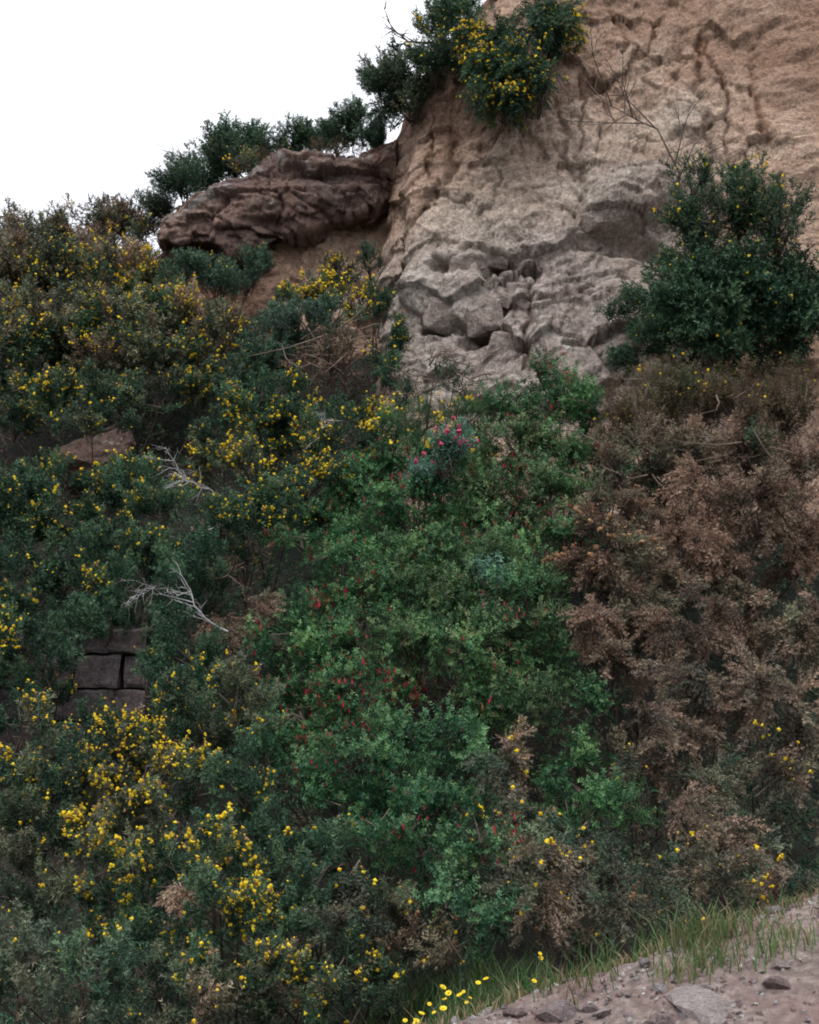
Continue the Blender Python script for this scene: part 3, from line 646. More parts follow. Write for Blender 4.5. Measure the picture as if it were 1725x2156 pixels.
PAR = dict(
    gorse=dict(proto='gorse', L=(.22, .40), up=.65, out=.75, droop=-.4, dens=1.0, mat='gorse'),
    brush=dict(proto='brush', L=(.22, .42), up=.5, out=.7, droop=-.2, dens=.8, mat='gorse'),
    deadgorse=dict(proto='plume', L=(.30, .54), up=.05, out=.9, droop=1.3, dens=.9, mat='gorse'),
    hang=dict(proto='plume', L=(.24, .44), up=-.15, out=.8, droop=1.2, dens=1.0, mat='gorse'),
    fuchsia=dict(proto='fuchsia', L=(.22, .40), up=.25, out=.8, droop=.9, dens=1.15, mat='fuchsia'),
    valerian=dict(proto='valerian', L=(.2, .34), up=.9, out=.5, droop=.2, dens=1.0, mat='fuchsia'),
    weed=dict(proto='weed', L=(.3, .5), up=1.2, out=.35, droop=.1, dens=.7, mat='fuchsia'),
)
def shrub(name, sp, label, cat, lobes, group=None, dead=0., pale=0., fl=0., fk='yellow', fsize=.011, patch=1.5, dens=1., dry=.12, Ls=1., lean=None, twigs=0, depth=1.):
    global TRI
    P_ = PAR[sp]; r = R
    base = W(lobes[0][0], lobes[0][1], lobes[0][4]); gz = float(ground(base[0], base[1]))
    if base[2] - gz > 1.6 or base[2] < gz: gz = base[2] - lobes[0][3] * lobes[0][4] / F
    org = np.array((base[0], base[1] + .1, gz)); root = empty(name, org); tag(root, label, cat, group)
    fol, brn, flo = MB(), MB(), MB()
    protos = PROTO[P_['proto']]
    for li, (u, v, ru, rv, y) in enumerate(lobes):
        y = y + (LOBE.uniform(-.42, -.12) if li % 2 == 0 else LOBE.uniform(-.05, .22)) * min(1, (ru + rv) / 100) * depth
        c = W(u, v, y); rx, rz = 1.13 * ru * y / F, 1.13 * rv * y / F; ry = .58 * (rx + rz)
        area = (rx * rz + rx * ry + ry * rz) / 3 * 12.57
        n = int(max(7, area / (.0147 if P_['mat'] == 'gorse' else .0102) * P_['dens'] * dens))
        nc = max(5, n // 8)                                       # boughs: shoots gather in tufts with gaps between
        cd = unit(r.normal(size=(nc * 3, 3))); w = np.clip(.52 - .48 * cd[:, 1] + .02 * cd[:, 2], .06, 1); cd = cd[r.random(nc * 3) < w][:nc]; nc = len(cd)
        ci = r.integers(nc, size=n); d = unit(cd[ci] + r.normal(size=(n, 3)) * .27)
        cq = r.uniform(*((.45, 1.2) if sp == 'deadgorse' else (.6, 1.15)), nc); fcl = r.lognormal(-.3, .8, nc); cv_ = r.normal(0, .17, nc); cdry = r.normal(0, .22, nc)
        inner = r.random(n) < .2; q = np.where(inner, r.uniform(.25, .6, n), cq[ci] * r.uniform(.82, 1.0, n)); lump = 1.
        pos = c + d * np.array((rx, ry, rz)) * (q * lump)[:, None]
        dirn = d * P_['out'] + np.array((0, 0, P_['up'])) + r.normal(size=(n, 3)) * .28
        if lean is not None: dirn = dirn + np.array(lean)
        dirn = unit(dirn); L = r.uniform(*P_['L'], n) * Ls * min(1.25, max(.55, (rx + rz) / .75))
        pos = pos - dirn * (L * .45)[:, None]
        B = frames(dirn, np.array((0, 0, -P_['droop'])) + r.normal(size=(n, 3)) * .4)
        kind = r.integers(len(protos), size=n)
        pv_ = cv_[ci] + r.normal(0, .09, n); pd_ = np.clip(dead + .75 * dead * (1.3 - dead) * fbm(pos, 2.5, 2, 8) * 2 + ((r.normal(0, .1, n) + cdry[ci] * min(1, 3 * dead)) if dead > 0 else 0), 0, 1)
        pp = np.clip(pale + r.normal(0, .5 * pale + .02, n), 0, 1)
        fden = np.clip(fl * (1 + patch * 2.2 * fbm(pos, 3.0, 2, 9)), 0, None) * (~inner) * fcl[ci]
        for k in range(len(protos)):
            V, T, A, tips, path = protos[k]; I = np.where(kind == k)[0]
            if len(I) == 0: continue
            VV = np.einsum('nij,vj->nvi', B[I] * L[I][:, None, None], V) + pos[I][:, None]
            TT = (T[None] + (np.arange(len(I)) * len(V))[:, None, None]).reshape(-1, 3)
            AA = np.zeros((len(I), len(V), 3)); AA[..., 0] = np.clip(A[None] + pv_[I][:, None], 0, 1); AA[..., 1] = pd_[I][:, None]; AA[..., 2] = pp[I][:, None]
            fol.add(VV.reshape(-1, 3), TT, AA.reshape(-1, 3))
            if fl > 0:
                tp = np.array([t_[0] for t_ in tips]); td = np.array([t_[1] for t_ in tips])[tp[:, 2] > .35]; tp = tp[tp[:, 2] > .35]
                for i in I:
                    m_ = r.poisson(min(12, fden[i] * 1.25))
                    run = 0
                    for _ in range(m_):
                        if run == 0:
                            run = r.integers(1, 5) if fk == 'yellow' else 1; j = r.integers(len(tp)); tpos = B[i] @ (tp[j] * L[i] * r.uniform(.95, 1.08)) + pos[i] + dirn[i] * .02 + np.array((0, -.012, .012)); hue = r.uniform(0, 1)
                        run -= 1; tpos = tpos - B[i] @ td[j] * (fsize * r.uniform(.9, 1.9)) + r.normal(size=3) * .005
                        s = fsize * (.55 + 1.1 * r.random() ** 1.7); a_ = (hue * .7 + r.uniform(0, .3), 1. if r.random() < dry else r.uniform(0, .15), 0)
                        if fk == 'red':
                            flo.add((FF[0] @ np.linalg.qr(np.eye(3) + .2 * r.normal(size=(3, 3)))[0] * np.array((1, 1, 1.))) * s * np.sign(1), FF[1], a_); flo.v[-1] = flo.v[-1] * 1.0
                            vv = flo.v[-1]; vv = vv if vv[:, 2].mean() < 0 else vv * [1, 1, -1]; flo.v[-1] = vv + tpos
                        else:
                            Q_ = ROTS[r.integers(64)]; flo.add(FY[0] @ Q_ * s + tpos, FY[1], a_)
        # wood: from the foot of the lobe out to a third of the shoots
        foot = c + np.array((0, ry * .3, -rz * .8)); ho = org + np.array((0, .3, 0)); v_, t_ = tube([ho, (ho + foot) / 2 + r.normal(size=3) * .06 + np.array((0, .15, 0)), foot], [.008, .007, .005], 4); brn.add(v_, t_)
        for i in range(0, n, 6 if not twigs else 4):
            m1 = foot + (pos[i] - foot) * .5 + r.normal(size=3) * .05 + np.array((0, 0, .04))
            v_, t_ = tube([foot + r.normal(size=3) * .02, m1, pos[i] + dirn[i] * L[i] * .5], [.008, .006, .002], 3); brn.add(v_, t_)
        for i in range(twigs):
            a = c + r.normal(size=3) * np.array((rx, ry, rz)) * .5 + np.array((0, -ry * .55, -rz * .1)); e = a + r.normal(size=3) * np.array((.25, .12, .16))
            b1 = r.normal(size=3) * .05; b2 = r.normal(size=3) * .05; v_, t_ = tube([a, a * .75 + e * .25 + b1 * .7, (a + e) / 2 + b1 + b2 * .3, a * .25 + e * .75 + b2, e + b2], [.007, .006, .005, .004, .0015], 4); brn.add(v_, t_)
    f = fol.build('foliage', M[P_['mat']], root, org); tag(f, kind='stuff')
    if brn.n:
        bo = brn.build('branches', M['twig'] if twigs else M['bark'], root, org)
        if twigs: tag(bo, kind='stuff')
    if flo.n: tag(flo.build('flowers', M[fk], root, org), kind='stuff')
    return root

LOBE = np.random.default_rng(77)
G = 'gorse_bush'
# --- ridge above the outcrop
shrub('dry_brush', 'brush', 'twiggy purplish-brown brush at the far left end of the ridge', 'bush', [(312, 500, 36, 34, 15.2), (300, 545, 45, 30, 14.7), (250, 535, 55, 35, 14.8), (235, 490, 75, 45, 15.4), (160, 500, 70, 50, 15.4), (290, 470, 50, 35, 15.6), (60, 520, 80, 60, 15.2)], dead=.5, fl=.4, fsize=.013, dens=1.4)
shrub(G, 'brush', 'dark spiky gorse leaning left at the low end of the ridge', 'gorse', [(390, 395, 55, 45, 15.2), (440, 360, 60, 45, 15.3), (360, 430, 40, 35, 15.2), (325, 455, 45, 32, 15.0)], dead=.08, dens=1.3, lean=(-.3, 0, .1), Ls=1.25)
shrub(G, 'brush', 'rounded dark gorse with one upright stem on the ridge', 'gorse', [(500, 320, 65, 45, 15.5), (545, 295, 35, 40, 15.5), (540, 330, 60, 40, 15.4)], dens=1.5, Ls=1.15)
shrub(G, 'brush', 'low straggly gorse with yellow flowers along the outcrop top', 'gorse', [(500, 345, 60, 22, 14.8), (590, 335, 60, 20, 14.9)], dead=.3, fl=1.2, fsize=.012, dens=1.2)
shrub(G, 'gorse', 'compact dome of dark gorse in the middle of the ridge', 'gorse', [(620, 300, 58, 40, 15.3), (670, 310, 45, 34, 15.3)], dens=1.3)
shrub(G, 'gorse', 'dark gorse tucked against the tan cliff at the ridge end', 'gorse', [(745, 262, 52, 40, 14.9), (710, 290, 50, 40, 14.9), (785, 285, 40, 42, 14.5), (805, 305, 30, 25, 14.2)], dens=1.4)
shrub('dry_grass', 'weed', 'thin dry grassy growth on the outcrop top by the cliff', 'grass', [(700, 325, 70, 15, 14.6), (770, 320, 40, 14, 14.4), (610, 335, 60, 12, 14.7)], dead=.9, dens=1.2, Ls=.6)
# --- cliff top
shrub(G, 'brush', 'spiky gorse on the cliff brow leaning out to the left against the sky', 'gorse', [(830, 195, 65, 42, 13.8), (885, 180, 65, 55, 13.7), (800, 165, 35, 40, 13.9), (860, 225, 60, 30, 13.6)], dead=.12, dens=1.4, lean=(-.35, 0, .2), Ls=1.25)
shrub(G, 'gorse', 'rounded gorse with scattered yellow flowers at the top of the cliff edge', 'gorse', [(945, 75, 62, 60, 13.7), (960, 30, 55, 40, 13.8), (920, 130, 55, 45, 13.6), (990, 110, 40, 45, 13.4)], fl=1.4, fsize=.012, dens=1.3)
shrub(G, 'hang', 'yellow flowered gorse hanging down over the face of the tan cliff', 'gorse', [(1050, 110, 75, 55, 13.0), (1130, 65, 75, 50, 13.1), (1090, 165, 70, 60, 12.8), (1020, 170, 50, 60, 12.8), (1185, 45, 45, 45, 13.1), (1065, 225, 60, 40, 12.75), (1135, 195, 40, 60, 12.8), (1000, 100, 50, 50, 13.1)], fl=4.2, patch=1.6, fsize=.0125, dens=1.15, lean=(-.35, 0, -.1), Ls=1.15, depth=0.)
shrub(G, 'gorse', 'small green gorse clump cut by the top edge of the picture', 'gorse', [(1050, 5, 40, 25, 14.2), (1100, -25, 50, 30, 14.3)], dens=1.2)
# --- the mass of gorse below the outcrop
shrub(G, 'gorse', 'dense yellow flowered gorse below the left end of the outcrop', 'gorse', [(250, 590, 75, 55, 13.7), (200, 560, 60, 45, 13.9), (320, 610, 60, 45, 13.5), (100, 590, 90, 60, 13.6), (20, 580, 70, 60, 13.6)], dead=.3, fl=5.5, fsize=.0125)
shrub(G, 'gorse', 'bluish green gorse with soft tips under the outcrop overhang', 'gorse', [(400, 580, 60, 32, 13.9), (520, 575, 48, 45, 13.8), (460, 610, 55, 38, 13.6)], fl=.5, pale=.12, dens=1.1)
shrub(G, 'gorse', 'broad brownish gorse thick with yellow flowers on the left slope', 'gorse', [(260, 690, 95, 60, 13.0), (390, 680, 80, 60, 13.0), (330, 740, 90, 60, 12.8), (220, 770, 70, 55, 12.6), (470, 700, 55, 55, 13.0), (110, 700, 90, 70, 12.9), (20, 740, 80, 80, 12.8)], dead=.3, fl=5.0, fsize=.0125)
shrub(G, 'gorse', 'bright yellow gorse in full bloom against the orange soil', 'gorse', [(650, 612, 60, 34, 13.2), (720, 598, 45, 40, 13.2), (600, 640, 40, 30, 13.2), (760, 640, 35, 40, 13.0)], dead=.1, fl=9, patch=.8, fsize=.013, lean=(.15, 0, .4))
shrub(G, 'gorse', 'thin green gorse shoots in the corner beside the tan cliff', 'gorse', [(785, 560, 22, 45, 13.5)], pale=.1, lean=(.1, 0, .6), Ls=.9)
shrub(G, 'gorse', 'flat-topped bluish green gorse over a tangle of bare twigs', 'gorse', [(620, 690, 70, 36, 12.6), (700, 670, 55, 28, 12.5), (560, 740, 60, 55, 12.5), (520, 790, 60, 50, 12.3)], fl=.25, pale=.14, dens=1.25)
shrub('twig_tangle', 'brush', 'tangle of bare brown twigs under the flat-topped green gorse', 'bush', [(700, 760, 75, 50, 12.4), (650, 730, 50, 40, 12.5)], dead=.8, dens=.5, twigs=45)
shrub(G, 'gorse', 'dark green gorse with few flowers hugging the base of the tan cliff', 'gorse', [(815, 720, 40, 65, 12.2), (790, 660, 35, 45, 12.4), (830, 785, 35, 35, 12.0)], fl=.7, fsize=.012)
shrub(G, 'gorse', 'dark gorse with sparse yellow sprays above the black hollow', 'gorse', [(190, 893, 80, 26, 11.7), (240, 840, 80, 38, 12.4), (330, 835, 70, 40, 12.3), (430, 800, 50, 50, 12.4), (120, 850, 80, 50, 12.3), (30, 870, 60, 60, 12.2)], dead=.12, fl=2.6, fsize=.012)
shrub(G, 'gorse', 'green gorse speckled yellow beside a pale dead branch, mid slope', 'gorse', [(540, 850, 75, 42, 11.7), (620, 840, 65, 42, 11.7), (680, 880, 60, 45, 11.6), (590, 910, 80, 50, 11.4)], fl=1.8, fsize=.012)
shrub(G, 'gorse', 'gorse with one dense golden flower cluster, right of the hollow', 'gorse', [(470, 920, 60, 45, 11.5), (440, 970, 55, 40, 11.3), (520, 970, 60, 50, 11.2)], dead=.15, fl=5.0, fsize=.013)
shrub(G, 'gorse', 'gorse with golden flowers touching the fuchsia, mid slope', 'gorse', [(730, 930, 60, 40, 11.3), (690, 970, 65, 50, 11.1), (640, 1010, 70, 50, 10.9), (760, 880, 45, 30, 11.5)], fl=2.6, fsize=.0125, pale=.05)
shrub(G, 'gorse', 'low gorse dotted yellow just below the boulder ledge', 'gorse', [(140, 1000, 60, 40, 11.5), (245, 1010, 50, 26, 11.4), (280, 1020, 85, 42, 11.3), (220, 1070, 70, 45, 11.0), (340, 1070, 70, 45, 11.0), (100, 1080, 80, 60, 11.0), (10, 1060, 70, 70, 11.1)], fl=2.2, fsize=.0115)
shrub(G, 'gorse', 'large green gorse dotted yellow among silver dead twigs', 'gorse', [(540, 1060, 80, 50, 10.8), (600, 1090, 70, 50, 10.6), (470, 1090, 60, 50, 10.6), (540, 1130, 70, 40, 10.3)], fl=1.8, fsize=.0115)
shrub(G, 'gorse', 'gorse with tiny yellow flowers at the left edge, above the wall', 'gorse', [(230, 1150, 80, 50, 10.6), (310, 1170, 70, 55, 10.5), (220, 1230, 70, 50, 10.3), (100, 1180, 80, 70, 10.5), (20, 1230, 60, 70, 10.4)], fl=1.7, fsize=.0115)
shrub(G, 'gorse', 'dark green gorse behind the white forked dead branches', 'gorse', [(400, 1180, 65, 55, 10.3), (440, 1250, 65, 50, 10.0), (360, 1260, 60, 45, 10.0), (290, 1300, 70, 32, 10.1), (200, 1300, 70, 32, 10.1), (90, 1300, 80, 40, 10.2)], dens=1.15)
shrub(G, 'gorse', 'dark rounded gorse to the right of the old stone wall', 'gorse', [(400, 1350, 55, 50, 9.5), (440, 1400, 50, 50, 9.3), (360, 1420, 40, 45, 9.3)], dens=1.15)
shrub('dry_plant', 'deadgorse', 'dried pinkish-brown plant in the gap left of the red-flowered fuchsia', 'plant', [(530, 1260, 40, 50, 10.0), (515, 1190, 45, 40, 10.3), (540, 1330, 40, 35, 9.7), (480, 1300, 40, 40, 9.8)], dead=.8, dens=.9, Ls=.8)
# --- front left
shrub(G, 'gorse', 'gorse spilling over the stone wall at the far left', 'gorse', [(40, 1340, 75, 50, 9.75), (-20, 1420, 80, 70, 9.5), (100, 1345, 50, 30, 9.8), (90, 1470, 60, 50, 9.4), (30, 1530, 80, 50, 9.2), (150, 1325, 50, 26, 9.75), (230, 1325, 50, 22, 9.75), (300, 1335, 40, 26, 9.7), (120, 1420, 40, 50, 9.5), (325, 1430, 30, 50, 9.45), (200, 1525, 60, 35, 9.2)], fl=1.08, fsize=0.0097)
shrub(G, 'gorse', 'gorse with a golden flowering crown in front of the stone wall', 'gorse', [(370, 1460, 55, 45, 8.9), (330, 1500, 50, 45, 8.8), (420, 1510, 55, 50, 8.7), (430, 1440, 30, 35, 8.9)], fl=6.08, fsize=0.0105, dead=.05)
shrub(G, 'gorse', 'greyish gorse with few flowers between golden gorse and fuchsia', 'gorse', [(500, 1450, 55, 50, 8.9), (510, 1530, 60, 60, 8.6), (560, 1500, 45, 55, 8.7)], dead=.2, fl=1.49, fsize=0.0101)
shrub(G, 'gorse', 'big sprawling gorse covered in yellow flowers, lower left', 'gorse', [(250, 1570, 75, 50, 8.4), (340, 1590, 70, 50, 8.3), (280, 1650, 85, 55, 8.1), (400, 1650, 75, 60, 8.0), (330, 1710, 90, 50, 7.8), (220, 1720, 60, 55, 7.9), (100, 1600, 90, 80, 8.3), (80, 1730, 90, 80, 7.9), (190, 1770, 70, 50, 7.9), (270, 1760, 60, 45, 7.9), (160, 1660, 70, 60, 8.3)], dead=.16, fl=5.13, fsize=0.0099)
shrub(G, 'gorse', 'dark unflowered gorse in the gap left of the fuchsia', 'gorse', [(520, 1640, 60, 60, 8.1), (570, 1700, 60, 60, 8.0), (480, 1730, 60, 50, 7.9)], fl=1.08, fsize=0.0092)
shrub(G, 'gorse', 'gorse with orange-yellow flower clusters at the left edge, low down', 'gorse', [(225, 1820, 60, 45, 7.5), (200, 1890, 60, 55, 7.3), (300, 1810, 50, 40, 7.5), (80, 1850, 90, 80, 7.4)], dead=.12, fl=4.32, fsize=0.0109, patch=2.2)
shrub(G, 'gorse', 'dark green gorse round the purplish dry sprays, low left', 'gorse', [(350, 1850, 60, 45, 7.5), (380, 1990, 60, 45, 7.2), (300, 2010, 60, 45, 7.2), (330, 1900, 60, 45, 7.3), (400, 1950, 60, 45, 7.1), (280, 1960, 60, 45, 7.0)], fl=0.68)
shrub('dry_spray', 'hang', 'purplish dry feathery spray among the low left gorse', 'branch', [(365, 1870, 40, 14, 6.95), (420, 1910, 40, 14, 6.95)], dead=.95, dens=.5, lean=(-.6, 0, .5))
shrub(G, 'gorse', 'tall upright gorse with golden flower heads, lower left of centre', 'gorse', [(460, 1800, 45, 60, 7.3), (510, 1830, 55, 55, 7.2), (500, 1900, 60, 55, 7.1), (550, 1930, 50, 45, 7.0), (450, 1890, 40, 45, 7.0)], fl=5.67, fsize=0.0105, dead=.1, lean=(0, 0, .35))
shrub(G, 'gorse', 'dark feathery green gorse under the fuchsia, left of centre', 'gorse', [(660, 1920, 60, 50, 7.4), (570, 1760, 50, 45, 7.8), (700, 1800, 60, 45, 7.7), (620, 1760, 60, 55, 7.6), (640, 1850, 60, 60, 7.4), (590, 1830, 45, 55, 7.4)], fl=0.54)
shrub(G, 'deadgorse', 'grey-green gorse with half-withered arching shoots, bottom centre', 'gorse', [(730, 1850, 55, 55, 7.4), (760, 1920, 70, 50, 7.2), (700, 1950, 60, 50, 7.1)], dead=.35, fl=0.41, pale=.06)
shrub(G, 'gorse', 'grey-green gorse filling the bottom left corner', 'gorse', [(220, 2030, 75, 60, 6.7), (260, 2110, 80, 60, 6.5), (150, 2100, 80, 80, 6.6), (330, 2060, 50, 50, 6.7), (50, 2020, 80, 100, 6.8)], dead=.22, fl=1.22, pale=.08, fsize=0.0084)
shrub(G, 'gorse', 'yellow and brown flowered gorse at the bottom edge, left of centre', 'gorse', [(430, 2040, 60, 45, 6.7), (480, 2090, 70, 50, 6.5), (400, 2120, 70, 50, 6.4), (560, 2130, 70, 50, 6.5)], dead=.22, fl=4.05, fsize=0.0094, dry=.3)
shrub(G, 'gorse', 'gorse with a row of yellow flower heads, bottom centre left', 'gorse', [(600, 2000, 55, 45, 6.9), (640, 2050, 60, 45, 6.8), (560, 2040, 50, 40, 6.8)], dead=.12, fl=4.05, fsize=0.0099)
shrub(G, 'gorse', 'dark gorse with a few upright yellow spikes, bottom centre', 'gorse', [(720, 2030, 60, 45, 6.9), (780, 2060, 60, 50, 6.9), (700, 2110, 70, 50, 6.6), (800, 2130, 45, 45, 6.7)], dead=.08, fl=1.76, fsize=0.0099, lean=(0, 0, .3))
shrub(G, 'gorse', 'dark olive gorse with brown seed heads below the fuchsia', 'gorse', [(840, 1890, 50, 45, 7.4), (870, 1960, 70, 50, 7.2), (960, 1990, 70, 40, 7.2)], dead=.3, fl=1.35, fsize=0.0105, dry=.55)
# --- fuchsia
FU = 'fuchsia_bush'
shrub(FU, 'fuchsia', 'fuchsia reaching highest up against the foot of the cliff', 'fuchsia', [(1180, 835, 70, 50, 11.5), (1110, 870, 65, 45, 11.4), (1150, 790, 40, 35, 11.7), (1230, 870, 40, 55, 11.4), (1050, 850, 45, 30, 11.5)], fl=.25, fk='red', fsize=.031)
shrub('ragwort_patch', 'weed', 'yellow flowered weeds between the juniper and the fuchsia', 'weed', [(880, 885, 70, 34, 11.4), (960, 880, 60, 34, 11.5), (830, 905, 60, 34, 11.4), (1010, 890, 50, 40, 11.4), (900, 940, 80, 40, 11.1), (980, 950, 60, 45, 11.1)], fl=.9, fsize=.014, Ls=.7, dens=1.6)
shrub('juniper_bush', 'brush', 'small dark juniper with open crooked branches at the cliff foot', 'juniper', [(880, 815, 45, 22, 11.6), (960, 775, 35, 22, 11.6), (915, 770, 24, 16, 11.65), (975, 815, 35, 20, 11.6), (850, 840, 40, 20, 11.6)], dens=1.5, Ls=.75, twigs=5)
shrub(FU, 'fuchsia', 'upper fuchsia right of the pink flowers, dotted with red', 'fuchsia', [(1090, 950, 80, 50, 11.1), (1180, 960, 60, 60, 11.0), (1140, 1040, 80, 55, 10.7), (1030, 1040, 70, 50, 10.6), (1190, 1120, 55, 60, 10.4), (1060, 1110, 85, 55, 10.3)], fl=.5, fk='red', fsize=.031, dead=.12)
shrub(FU, 'fuchsia', 'fuchsia bough spreading left from under the pink flowers', 'fuchsia', [(930, 985, 75, 50, 11.05), (1000, 1000, 60, 50, 11.0), (920, 1060, 70, 50, 10.7), (960, 1100, 60, 45, 10.5), (820, 960, 65, 45, 11.1), (770, 1030, 75, 50, 10.8), (850, 1060, 70, 55, 10.6), (690, 1100, 65, 40, 10.5), (640, 1130, 55, 30, 10.4), (770, 1120, 70, 50, 10.3), (720, 1170, 60, 40, 10.1)], fl=.5, fk='red', fsize=.031)
shrub(FU, 'fuchsia', 'largest fuchsia, the green mass in the middle of the bank', 'fuchsia', [(900, 1160, 85, 60, 10.1), (1020, 1200, 80, 60, 9.9), (830, 1230, 75, 55, 9.8), (940, 1270, 90, 65, 9.6), (1080, 1290, 80, 60, 9.5), (1130, 1210, 60, 60, 9.9), (1000, 1370, 85, 65, 9.2), (1110, 1390, 70, 65, 9.2), (880, 1370, 75, 60, 9.2), (1060, 1470, 85, 60, 8.9), (1130, 1470, 50, 50, 8.9)], fl=.2, fk='red', fsize=.03, dead=.1)
shrub(FU, 'fuchsia', 'fuchsia hung with the most red flowers, left of the middle', 'fuchsia', [(660, 1290, 70, 50, 9.7), (740, 1260, 65, 45, 9.8), (600, 1340, 65, 40, 9.5), (700, 1370, 80, 55, 9.3), (790, 1340, 65, 55, 9.4), (640, 1430, 70, 50, 9.1), (740, 1450, 80, 55, 8.9), (830, 1450, 60, 50, 9.0), (660, 1510, 70, 45, 8.8), (570, 1420, 45, 40, 9.2)], fl=1.0, fk='red', fsize=.031, patch=1.4)
shrub(FU, 'fuchsia', 'lower fuchsia with bluish green leaves and few flowers', 'fuchsia', [(760, 1570, 85, 55, 8.5), (700, 1620, 70, 55, 8.4), (850, 1540, 70, 50, 8.6), (820, 1640, 90, 60, 8.2), (930, 1570, 75, 55, 8.5), (720, 1700, 70, 50, 8.1), (840, 1730, 85, 55, 7.9), (940, 1680, 80, 65, 8.0), (990, 1580, 60, 55, 8.4), (600, 1570, 60, 50, 8.5), (560, 1600, 40, 40, 8.5), (900, 1800, 70, 45, 7.7), (1010, 1750, 60, 60, 7.8)], fl=.15, fk='red', fsize=.03, pale=.1)
shrub(FU, 'fuchsia', 'small fuchsia growth low at the bottom of the bank', 'fuchsia', [(940, 1880, 55, 40, 7.4), (1000, 1840, 45, 40, 7.5), (1010, 1940, 60, 35, 7.2)], pale=.15, fl=.08, fk='red', fsize=.03)
shrub(FU, 'fuchsia', 'dark fuchsia shoots between the large fuchsia and the withered gorse', 'fuchsia', [(1250, 1490, 45, 45, 8.9), (1220, 1590, 60, 50, 8.5), (1270, 1650, 65, 45, 8.2), (1180, 1680, 50, 45, 8.2), (1310, 1700, 55, 40, 8.0)], dens=1.0)
shrub('valerian', 'valerian', 'pink flowered plant with pale bluish leaves among the fuchsia', 'flower', [(930, 960, 50, 45, 10.5), (900, 1010, 40, 40, 10.4), (965, 930, 30, 30, 10.6)], pale=.95, fl=.5, fk='pink', fsize=.019, patch=.6, dens=1.6, dry=0)
shrub('pale_leaved_plant', 'valerian', 'flowerless pale bluish leafy plant low in the large fuchsia', 'plant', [(1010, 1205, 45, 18, 9.6), (1050, 1215, 30, 14, 9.6)], pale=.8, dens=1.2)
# --- right
shrub(G, 'brush', 'tall spiky gorse growing on the cliff at the right', 'gorse', [(1460, 390, 48, 55, 11.9), (1490, 450, 60, 60, 11.8), (1440, 460, 38, 40, 11.9), (1560, 430, 60, 80, 11.8), (1500, 520, 50, 40, 11.8), (1640, 480, 60, 70, 11.7)], dead=.12, fl=.5, fsize=.012, lean=(0, 0, .4), dens=1.6, depth=0.)
shrub(G, 'brush', 'large near-black gorse hanging on the cliff at the right edge', 'gorse', [(1420, 560, 50, 40, 12.1), (1470, 580, 65, 60, 12.0), (1350, 645, 50, 35, 12.0), (1430, 650, 85, 55, 11.85), (1500, 650, 75, 75, 11.85), (1380, 705, 55, 38, 11.9), (1290, 655, 30, 22, 12.15), (1460, 720, 75, 40, 11.85), (1560, 600, 70, 80, 11.85), (1590, 690, 70, 60, 11.85), (1680, 640, 70, 100, 11.8), (1520, 740, 60, 40, 11.85), (1330, 730, 40, 30, 11.95)], fl=.35, fsize=.013, dens=1.7, lean=(-.3, 0, -.15), Ls=1.2, depth=0.)
shrub('weed_stand', 'weed', 'thin dark-stemmed weeds at the cliff foot, right', 'weed', [(1330, 870, 55, 50, 11.4), (1400, 850, 60, 55, 11.4), (1470, 860, 55, 55, 11.4), (1290, 920, 50, 45, 11.2), (1560, 850, 60, 60, 11.4), (1650, 860, 60, 60, 11.3)], dead=.85, fl=.25, fsize=.011, dens=1.9, twigs=3)
shrub('dry_thicket', 'brush', 'dark half-dead thicket behind the brown gorse, right', 'bush', [(1265, 985, 50, 60, 11.2), (1250, 1040, 45, 40, 10.9), (1370, 950, 70, 50, 11.0), (1460, 960, 70, 60, 10.9), (1300, 990, 55, 45, 10.8), (1400, 1020, 70, 45, 10.7), (1580, 960, 70, 60, 10.9), (1670, 980, 60, 60, 10.8)], dead=.55, dens=1.8, twigs=5)
shrub(G, 'deadgorse', 'dead brown gorse, the top one with pale orange-brown tips', 'dead gorse', [(1260, 1080, 60, 45, 10.4), (1330, 1090, 70, 50, 10.3), (1280, 1170, 75, 55, 10.0), (1400, 1100, 55, 45, 10.3), (1220, 1190, 50, 40, 10.0)], dead=.95, fl=.35, dry=1, fsize=.02)
shrub(G, 'deadgorse', 'dead brown gorse standing at the right edge, upper one', 'dead gorse', [(1480, 1010, 55, 50, 10.5), (1500, 1090, 65, 55, 10.2), (1440, 1140, 60, 50, 10.1), (1510, 1180, 60, 55, 10.0), (1600, 1060, 70, 80, 10.3), (1680, 1130, 60, 90, 10.2)], dead=.95)
shrub(G, 'deadgorse', 'biggest dead brown gorse, with arching plumes right of the large fuchsia', 'dead gorse', [(1310, 1250, 75, 50, 9.7), (1400, 1230, 70, 55, 9.7), (1250, 1300, 60, 45, 9.5), (1350, 1320, 75, 55, 9.4), (1430, 1310, 70, 55, 9.4), (1290, 1390, 65, 50, 9.2), (1500, 1270, 60, 60, 9.6), (1600, 1280, 70, 70, 9.6), (1680, 1320, 60, 80, 9.5)], dead=.9, pale=.04)
shrub(G, 'deadgorse', 'withered greyish gorse at the right edge, half way down', 'dead gorse', [(1470, 1420, 60, 50, 9.0), (1510, 1490, 60, 55, 8.8), (1410, 1440, 50, 45, 9.0), (1460, 1560, 60, 45, 8.6), (1590, 1470, 60, 80, 8.9), (1670, 1500, 60, 90, 8.8)], dead=.8, pale=.1)
shrub(G, 'deadgorse', 'hanging withered gorse plumes above the shaded gap, lower right', 'dead gorse', [(1350, 1520, 55, 45, 8.8), (1390, 1600, 60, 45, 8.5), (1320, 1600, 45, 40, 8.5), (1500, 1640, 60, 45, 8.3), (1430, 1690, 60, 45, 8.1), (1600, 1640, 60, 70, 8.3)], dead=.7, pale=.08, fl=.2, fsize=.011)
